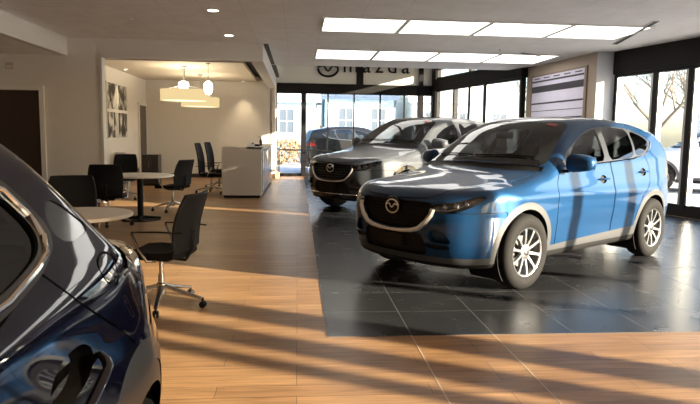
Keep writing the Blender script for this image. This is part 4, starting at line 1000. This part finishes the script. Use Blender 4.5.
# ------------------------------------------------------------------ cars in the room
BLUE = pbr('blue_paint', (.010, .053, .142), .36, .40, coat=.7, noise=.04, nscale=900, spec=.08)
GREYP = pbr('grey_paint', (.060, .067, .077), .4, .0, coat=.65, noise=.04, nscale=900, spec=.15)
NAVY = pbr('navy_paint', (.0045, .006, .020), .45, .0, coat=1., noise=.06, nscale=900, spec=0.)
M = car_mats(BLUE)
r1 = empty('suv', (1.6404, 6.2968, 0), -2.5193, 'bright blue SUV parked on the black tiles, nearest of the facing cars', 'car')
build_suv(r1, BLUE, M, .021)
r2 = empty('suv', (1.345, 11.75, 0), -2.44, 'dark grey SUV with honeycomb grille parked behind the blue one', 'car', scale=1.095)
M2 = dict(M, housing=M['gloss'], reflector=pbr('dim_reflector', (.16,.16,.17), .3, .8, noise=.1))
build_suv(r2, GREYP, M2, .026, grille='mesh', clad=M['gloss'], wing_r=.009)
MH = dict(M, gloss_clad=pbr('polished_cladding', (.024, .022, .020), .4, coat=.8, coat_rough=.16, noise=.1), gloss_clad2=pbr('matt_arch_lip', (.022, .020, .018), .45, coat=.6, noise=.1, coat_rough=.25), gloss_frame=pbr('gloss_frame', (.012, .012, .012), .07, coat=1., noise=.1),
   side_glass=pbr('mirror_glass_dark', (.03, .04, .05), .08, .0, coat=.5, noise=.2), tail_lens=pbr('smoked_tail_lens', (.012, .006, .012), .08, coat=.6, noise=.3, nscale=25))
r3 = empty('hatchback', (-1.373, -.949, 0), -1.583, 'dark navy hatchback cropped at the left edge, seen from its rear quarter', 'car')
build_hatch(r3, NAVY, MH, .017)
# ------------------------------------------------------------------ outside
SNOW = pbr('snowy_lot', (.62, .63, .66), .8, noise=.10, nscale=.6, bump=.1)
g = MB(); g.add([(-60, -40, -.06), (80, -40, -.06), (80, 90, -.06), (-60, 90, -.06), (-60, -40, -.4), (80, -40, -.4), (80, 90, -.4), (-60, 90, -.4)], [(0,1,2,3),(7,6,5,4),(0,4,5,1),(1,5,6,2),(2,6,7,3),(3,7,4,0)])
# keep the ground outside the building footprint
struct('ground', g, SNOW).location.z = .03
SID = tex_tile('clapboard_siding', (.50, .66, .72), (.40, .54, .60), 40., .012, .7, 0, 0, .02, .3, .16)
def siding(name, col):
    m, nt, out = new_mat(name); L = nt.links.new; N = nt.nodes.new
    b = N('ShaderNodeBsdfPrincipled'); L(b.outputs[0], out.inputs[0]); b.inputs['Roughness'].default_value = .7; b.inputs['Base Color'].default_value = (*col, 1)
    tc = N('ShaderNodeTexCoord'); w = N('ShaderNodeTexWave'); w.bands_direction = 'Z'; w.wave_profile = 'SAW'; w.inputs['Scale'].default_value = 2.2; L(tc.outputs['Object'], w.inputs[0])
    bp = N('ShaderNodeBump'); bp.inputs['Strength'].default_value = .6; bp.inputs['Distance'].default_value = .03; L(w.outputs[0], bp.inputs['Height']); L(bp.outputs[0], b.inputs['Normal']); return m
SB = siding('blue_siding', (.46, .64, .72)); SW_ = siding('white_siding', (.72, .73, .72)); ROOF = pbr('snow_roof', (.70, .70, .72), .8, noise=.08, nscale=2); SLATE = pbr('blue_slate_roof', (.06, .10, .17), .7, noise=.2, nscale=8); TRIMW = pbr('house_trim', (.78, .78, .78), .6, noise=.02); HG = pbr('house_window', (.10, .13, .17), .1, noise=.2)
def house(x, y, w, d, hgt, lb, sid, roof, wins, gable=1.8, rz=0.):
    h = empty('house', (x, y, -.03), rz, lb, 'house', 'houses beyond the end glazing')
    m = MB(); m.box((-w/2, 0, 0), (w/2, d, hgt)); m.add([(-w/2, 0, hgt), (w/2, 0, hgt), (w/2, d, hgt), (-w/2, d, hgt), (-w/2, d/2, hgt+gable), (w/2, d/2, hgt+gable)], [(0,4,3),(1,2,5)]); m.build('walls', sid, h)
    m = MB()
    for a, b, s in ((0, d/2, 1), (d, d/2, -1)):
        y0 = a-.35*s; z0 = hgt-.35*gable/(d/2)
        m.add([(-w/2-.3, y0, z0), (w/2+.3, y0, z0), (w/2+.3, b, hgt+gable), (-w/2-.3, b, hgt+gable), (-w/2-.3, y0, z0+.15), (w/2+.3, y0, z0+.15), (w/2+.3, b, hgt+gable+.15), (-w/2-.3, b, hgt+gable+.15)], [(0,1,2,3),(7,6,5,4),(0,4,5,1),(1,5,6,2),(2,6,7,3),(3,7,4,0)])
    m.build('roof', roof, h)
    for wx, wz, ww, wh in wins:
        m = MB(); m.box((wx-ww/2-.08, -.05, wz-.08), (wx+ww/2+.08, 0, wz)); m.box((wx-ww/2-.08, -.05, wz+wh), (wx+ww/2+.08, 0, wz+wh+.08)); m.box((wx-ww/2-.08, -.05, wz), (wx-ww/2, 0, wz+wh)); m.box((wx+ww/2, -.05, wz), (wx+ww/2+.08, 0, wz+wh)); m.box((wx-ww/2, -.045, wz+wh/2-.03), (wx+ww/2, 0, wz+wh/2+.03)); m.box((wx-.02, -.045, wz), (wx+.02, 0, wz+wh))
        f = m.build('window', TRIMW, h); m = MB(); m.box((wx-ww/2, -.02, wz), (wx+ww/2, 0, wz+wh)); m.build('pane', HG, f)
house(-1.6, 38, 5.4, 7, 3.6, 'pale blue house seen through the leftmost end window', SB, ROOF, [(.9, 1.6, .9, 1.4), (-1.5, 1.6, .9, 1.4)])
house(3.95, 39.5, 4.4, 7, 4.0, 'pale blue house with a dark slate roof behind the parked dark SUV', SB, SLATE, [(-.9, 1.7, .9, 1.5), (1.2, 1.7, .9, 1.5)], 2.6)
house(10.8, 39, 7.0, 7, 3.8, 'long white house seen through the right end windows', SW_, ROOF, [(-2.2, 1.5, .9, 1.5), (0, 1.5, .9, 1.5), (2.2, 1.5, .9, 1.5)])
house(30, 34, 12, 8, 3.2, 'low white building across the road outside the right windows', SW_, ROOF, [(-3, 1.0, 1.6, 1.3), (1, 1.0, 1.6, 1.3)], 1.4, -.9)
# shrub, trees, cars outside
BR = pbr('dry_leaf', (.30, .19, .09), .8, noise=.3, nscale=5); BK = pbr('bark', (.17, .14, .11), .85, noise=.3, nscale=10)
def shrub(x, y, rx, ry, hz, lb):
    s = empty('shrub', (x, y, -.03), label=lb, cat='shrub'); rnd = random.Random(7); m = MB()
    for k in range(2600):
        a = rnd.random()*2*PI; ph = math.acos(rnd.uniform(0, 1)); q = rnd.uniform(.82, 1.05)
        c = Vector((rx*q*math.sin(ph)**.6*math.cos(a), ry*q*math.sin(ph)**.6*math.sin(a), hz*q*math.cos(ph)+.1)); u = Vector((rnd.gauss(0, 1), rnd.gauss(0, 1), rnd.gauss(0, 1))).normalized(); v = u.orthogonal().normalized(); l = .07
        m.add([c-u*l, c+v*l*.5, c+u*l, c-v*l*.5], [(0, 1, 2, 3)])
    m.build('foliage', BR, s); m = MB()
    for k in range(26):
        a = 2*PI*k/26; m.tube([(.1*math.cos(a), .1*math.sin(a), 0), (rx*.5*math.cos(a), ry*.5*math.sin(a), hz*.55), (rx*.85*math.cos(a*1.3), ry*.85*math.sin(a*1.3), hz*(.5+.3*(k % 3)/2))], [.02, .014, .006], 5)
    m.build('stems', BK, s)
shrub(-.9, 30.5, 1.7, .9, 1.15, 'dry brown shrub in front of the pale blue house'); shrub(1.1, 32.5, .9, .7, .9, 'smaller dry brown shrub behind the parked dark SUV')
def tree(x, y, hgt, lb, seed, ever=False):
    t = empty('bare_tree', (x, y, -.03), label=lb, cat='tree', group='bare trees across the road'); rnd = random.Random(seed); m = MB()
    def br(p, d, l, r, dep):
        q = p+d*l; mid = p+d*l*.5+Vector((rnd.gauss(0, .04), rnd.gauss(0, .04), 0))*l; m.tube([p, mid, q], [r, r*.85, r*.65], 6 if dep < 2 else 4, cap=False)
        if dep < 4:
            for k in range(3 if dep else 4):
                nd = (d*.75+Vector((rnd.gauss(0, .5), rnd.gauss(0, .5), rnd.uniform(.0, .5)))).normalized(); br(p+d*l*rnd.uniform(.6, 1), nd, l*rnd.uniform(.55, .75), r*.55, dep+1)
    br(Vector((0, 0, 0)), Vector((rnd.gauss(0, .04), rnd.gauss(0, .04), 1)).normalized(), hgt*.36, hgt*.022, 0); m.build('trunk', BK, t)
for i, (x, y, hg, lb) in enumerate(((17.5, 28.5, 7, 'bare tree outside the right windows, left of the others'), (23, 23, 9, 'tall bare tree directly above the white car outside'), (29, 20, 8, 'bare tree at the right edge outside the right windows'), (12.5, 30, 7, 'bare tree behind the far right windows, near the end glazing'), (17.2, 41, 9, 'bare tree behind the far right windows, beside the taupe wall'), (22, 33, 8, 'bare tree between the far right windows and the low white building'))): tree(x, y, hg, lb, i+3)
DK = pbr('charcoal_paint', (.010, .0105, .012), .35, .0, coat=1., noise=.04, nscale=900); WH = pbr('white_paint_car', (.72, .73, .74), .3, .0, coat=1., noise=.02)
o = copy_tree(r1, None, {'blue_paint': DK}); o.location = (3.9, 24.6, -.03); o.rotation_euler = (0, 0, .12); o.scale = (1.08,)*3; tag(o, 'charcoal SUV parked outside, seen through the end windows', 'car')
o = copy_tree(r1, None, {'blue_paint': WH}); o.location = (10.8, 17.4, -.03); o.rotation_euler = (0, 0, 2.55); o.scale = (1.12,)*3; tag(o, 'white SUV parked outside the right windows', 'car')
# ------------------------------------------------------------------ light and camera
w = bpy.data.worlds.new('sky'); SC.world = w; w.use_nodes = True; nt = w.node_tree; nt.nodes.clear()
wo = nt.nodes.new('ShaderNodeOutputWorld'); bg = nt.nodes.new('ShaderNodeBackground'); sk = nt.nodes.new('ShaderNodeTexSky')
sk.sky_type = 'NISHITA'; sk.sun_disc = False; sk.sun_elevation = math.radians(24); sk.sun_rotation = math.radians(118); sk.air_density = 1; sk.dust_density = 1.5; sk.ozone_density = 1.2
nt.links.new(sk.outputs[0], bg.inputs[0]); bg.inputs[1].default_value = .38; nt.links.new(bg.outputs[0], wo.inputs[0])
sl = bpy.data.lights.new('sun', 'SUN'); sl.energy = 25.0; sl.color = (1, .83, .62); sl.angle = math.radians(.55)
so = bpy.data.objects.new('sun', sl); COL.objects.link(so)
el = math.radians(11.2); az = math.atan2(.47, -.88)
dv = Vector((math.cos(az)*math.cos(el), math.sin(az)*math.cos(el), -math.sin(el))); so.rotation_euler = dv.to_track_quat('-Z', 'Y').to_euler()
cam = bpy.data.cameras.new('camera'); co = bpy.data.objects.new('camera', cam); COL.objects.link(co); SC.camera = co
yaw, pit, rol = .0862, .1083, .0141
fw = Vector((math.sin(yaw)*math.cos(pit), math.cos(yaw)*math.cos(pit), -math.sin(pit))); rt = Vector((math.cos(yaw), -math.sin(yaw), 0)); up = rt.cross(fw)
r2_ = rt*math.cos(rol)+up*math.sin(rol); u2_ = -rt*math.sin(rol)+up*math.cos(rol)
co.matrix_world = Matrix(((r2_.x, u2_.x, -fw.x, 0), (r2_.y, u2_.y, -fw.y, 0), (r2_.z, u2_.z, -fw.z, 1.439), (0, 0, 0, 1)))
cam.sensor_width = 36; cam.lens = 611.2/700*36; cam.clip_start = .05; cam.clip_end = 300
SC.view_settings.view_transform = 'Standard'; SC.view_settings.look = 'None'; SC.view_settings.gamma = 1; SC.view_settings.use_curve_mapping = False
SC.view_settings.exposure = 0.45
SC.cycles.max_bounces = 10; SC.cycles.transparent_max_bounces = 16; SC.cycles.sample_clamp_indirect = 6
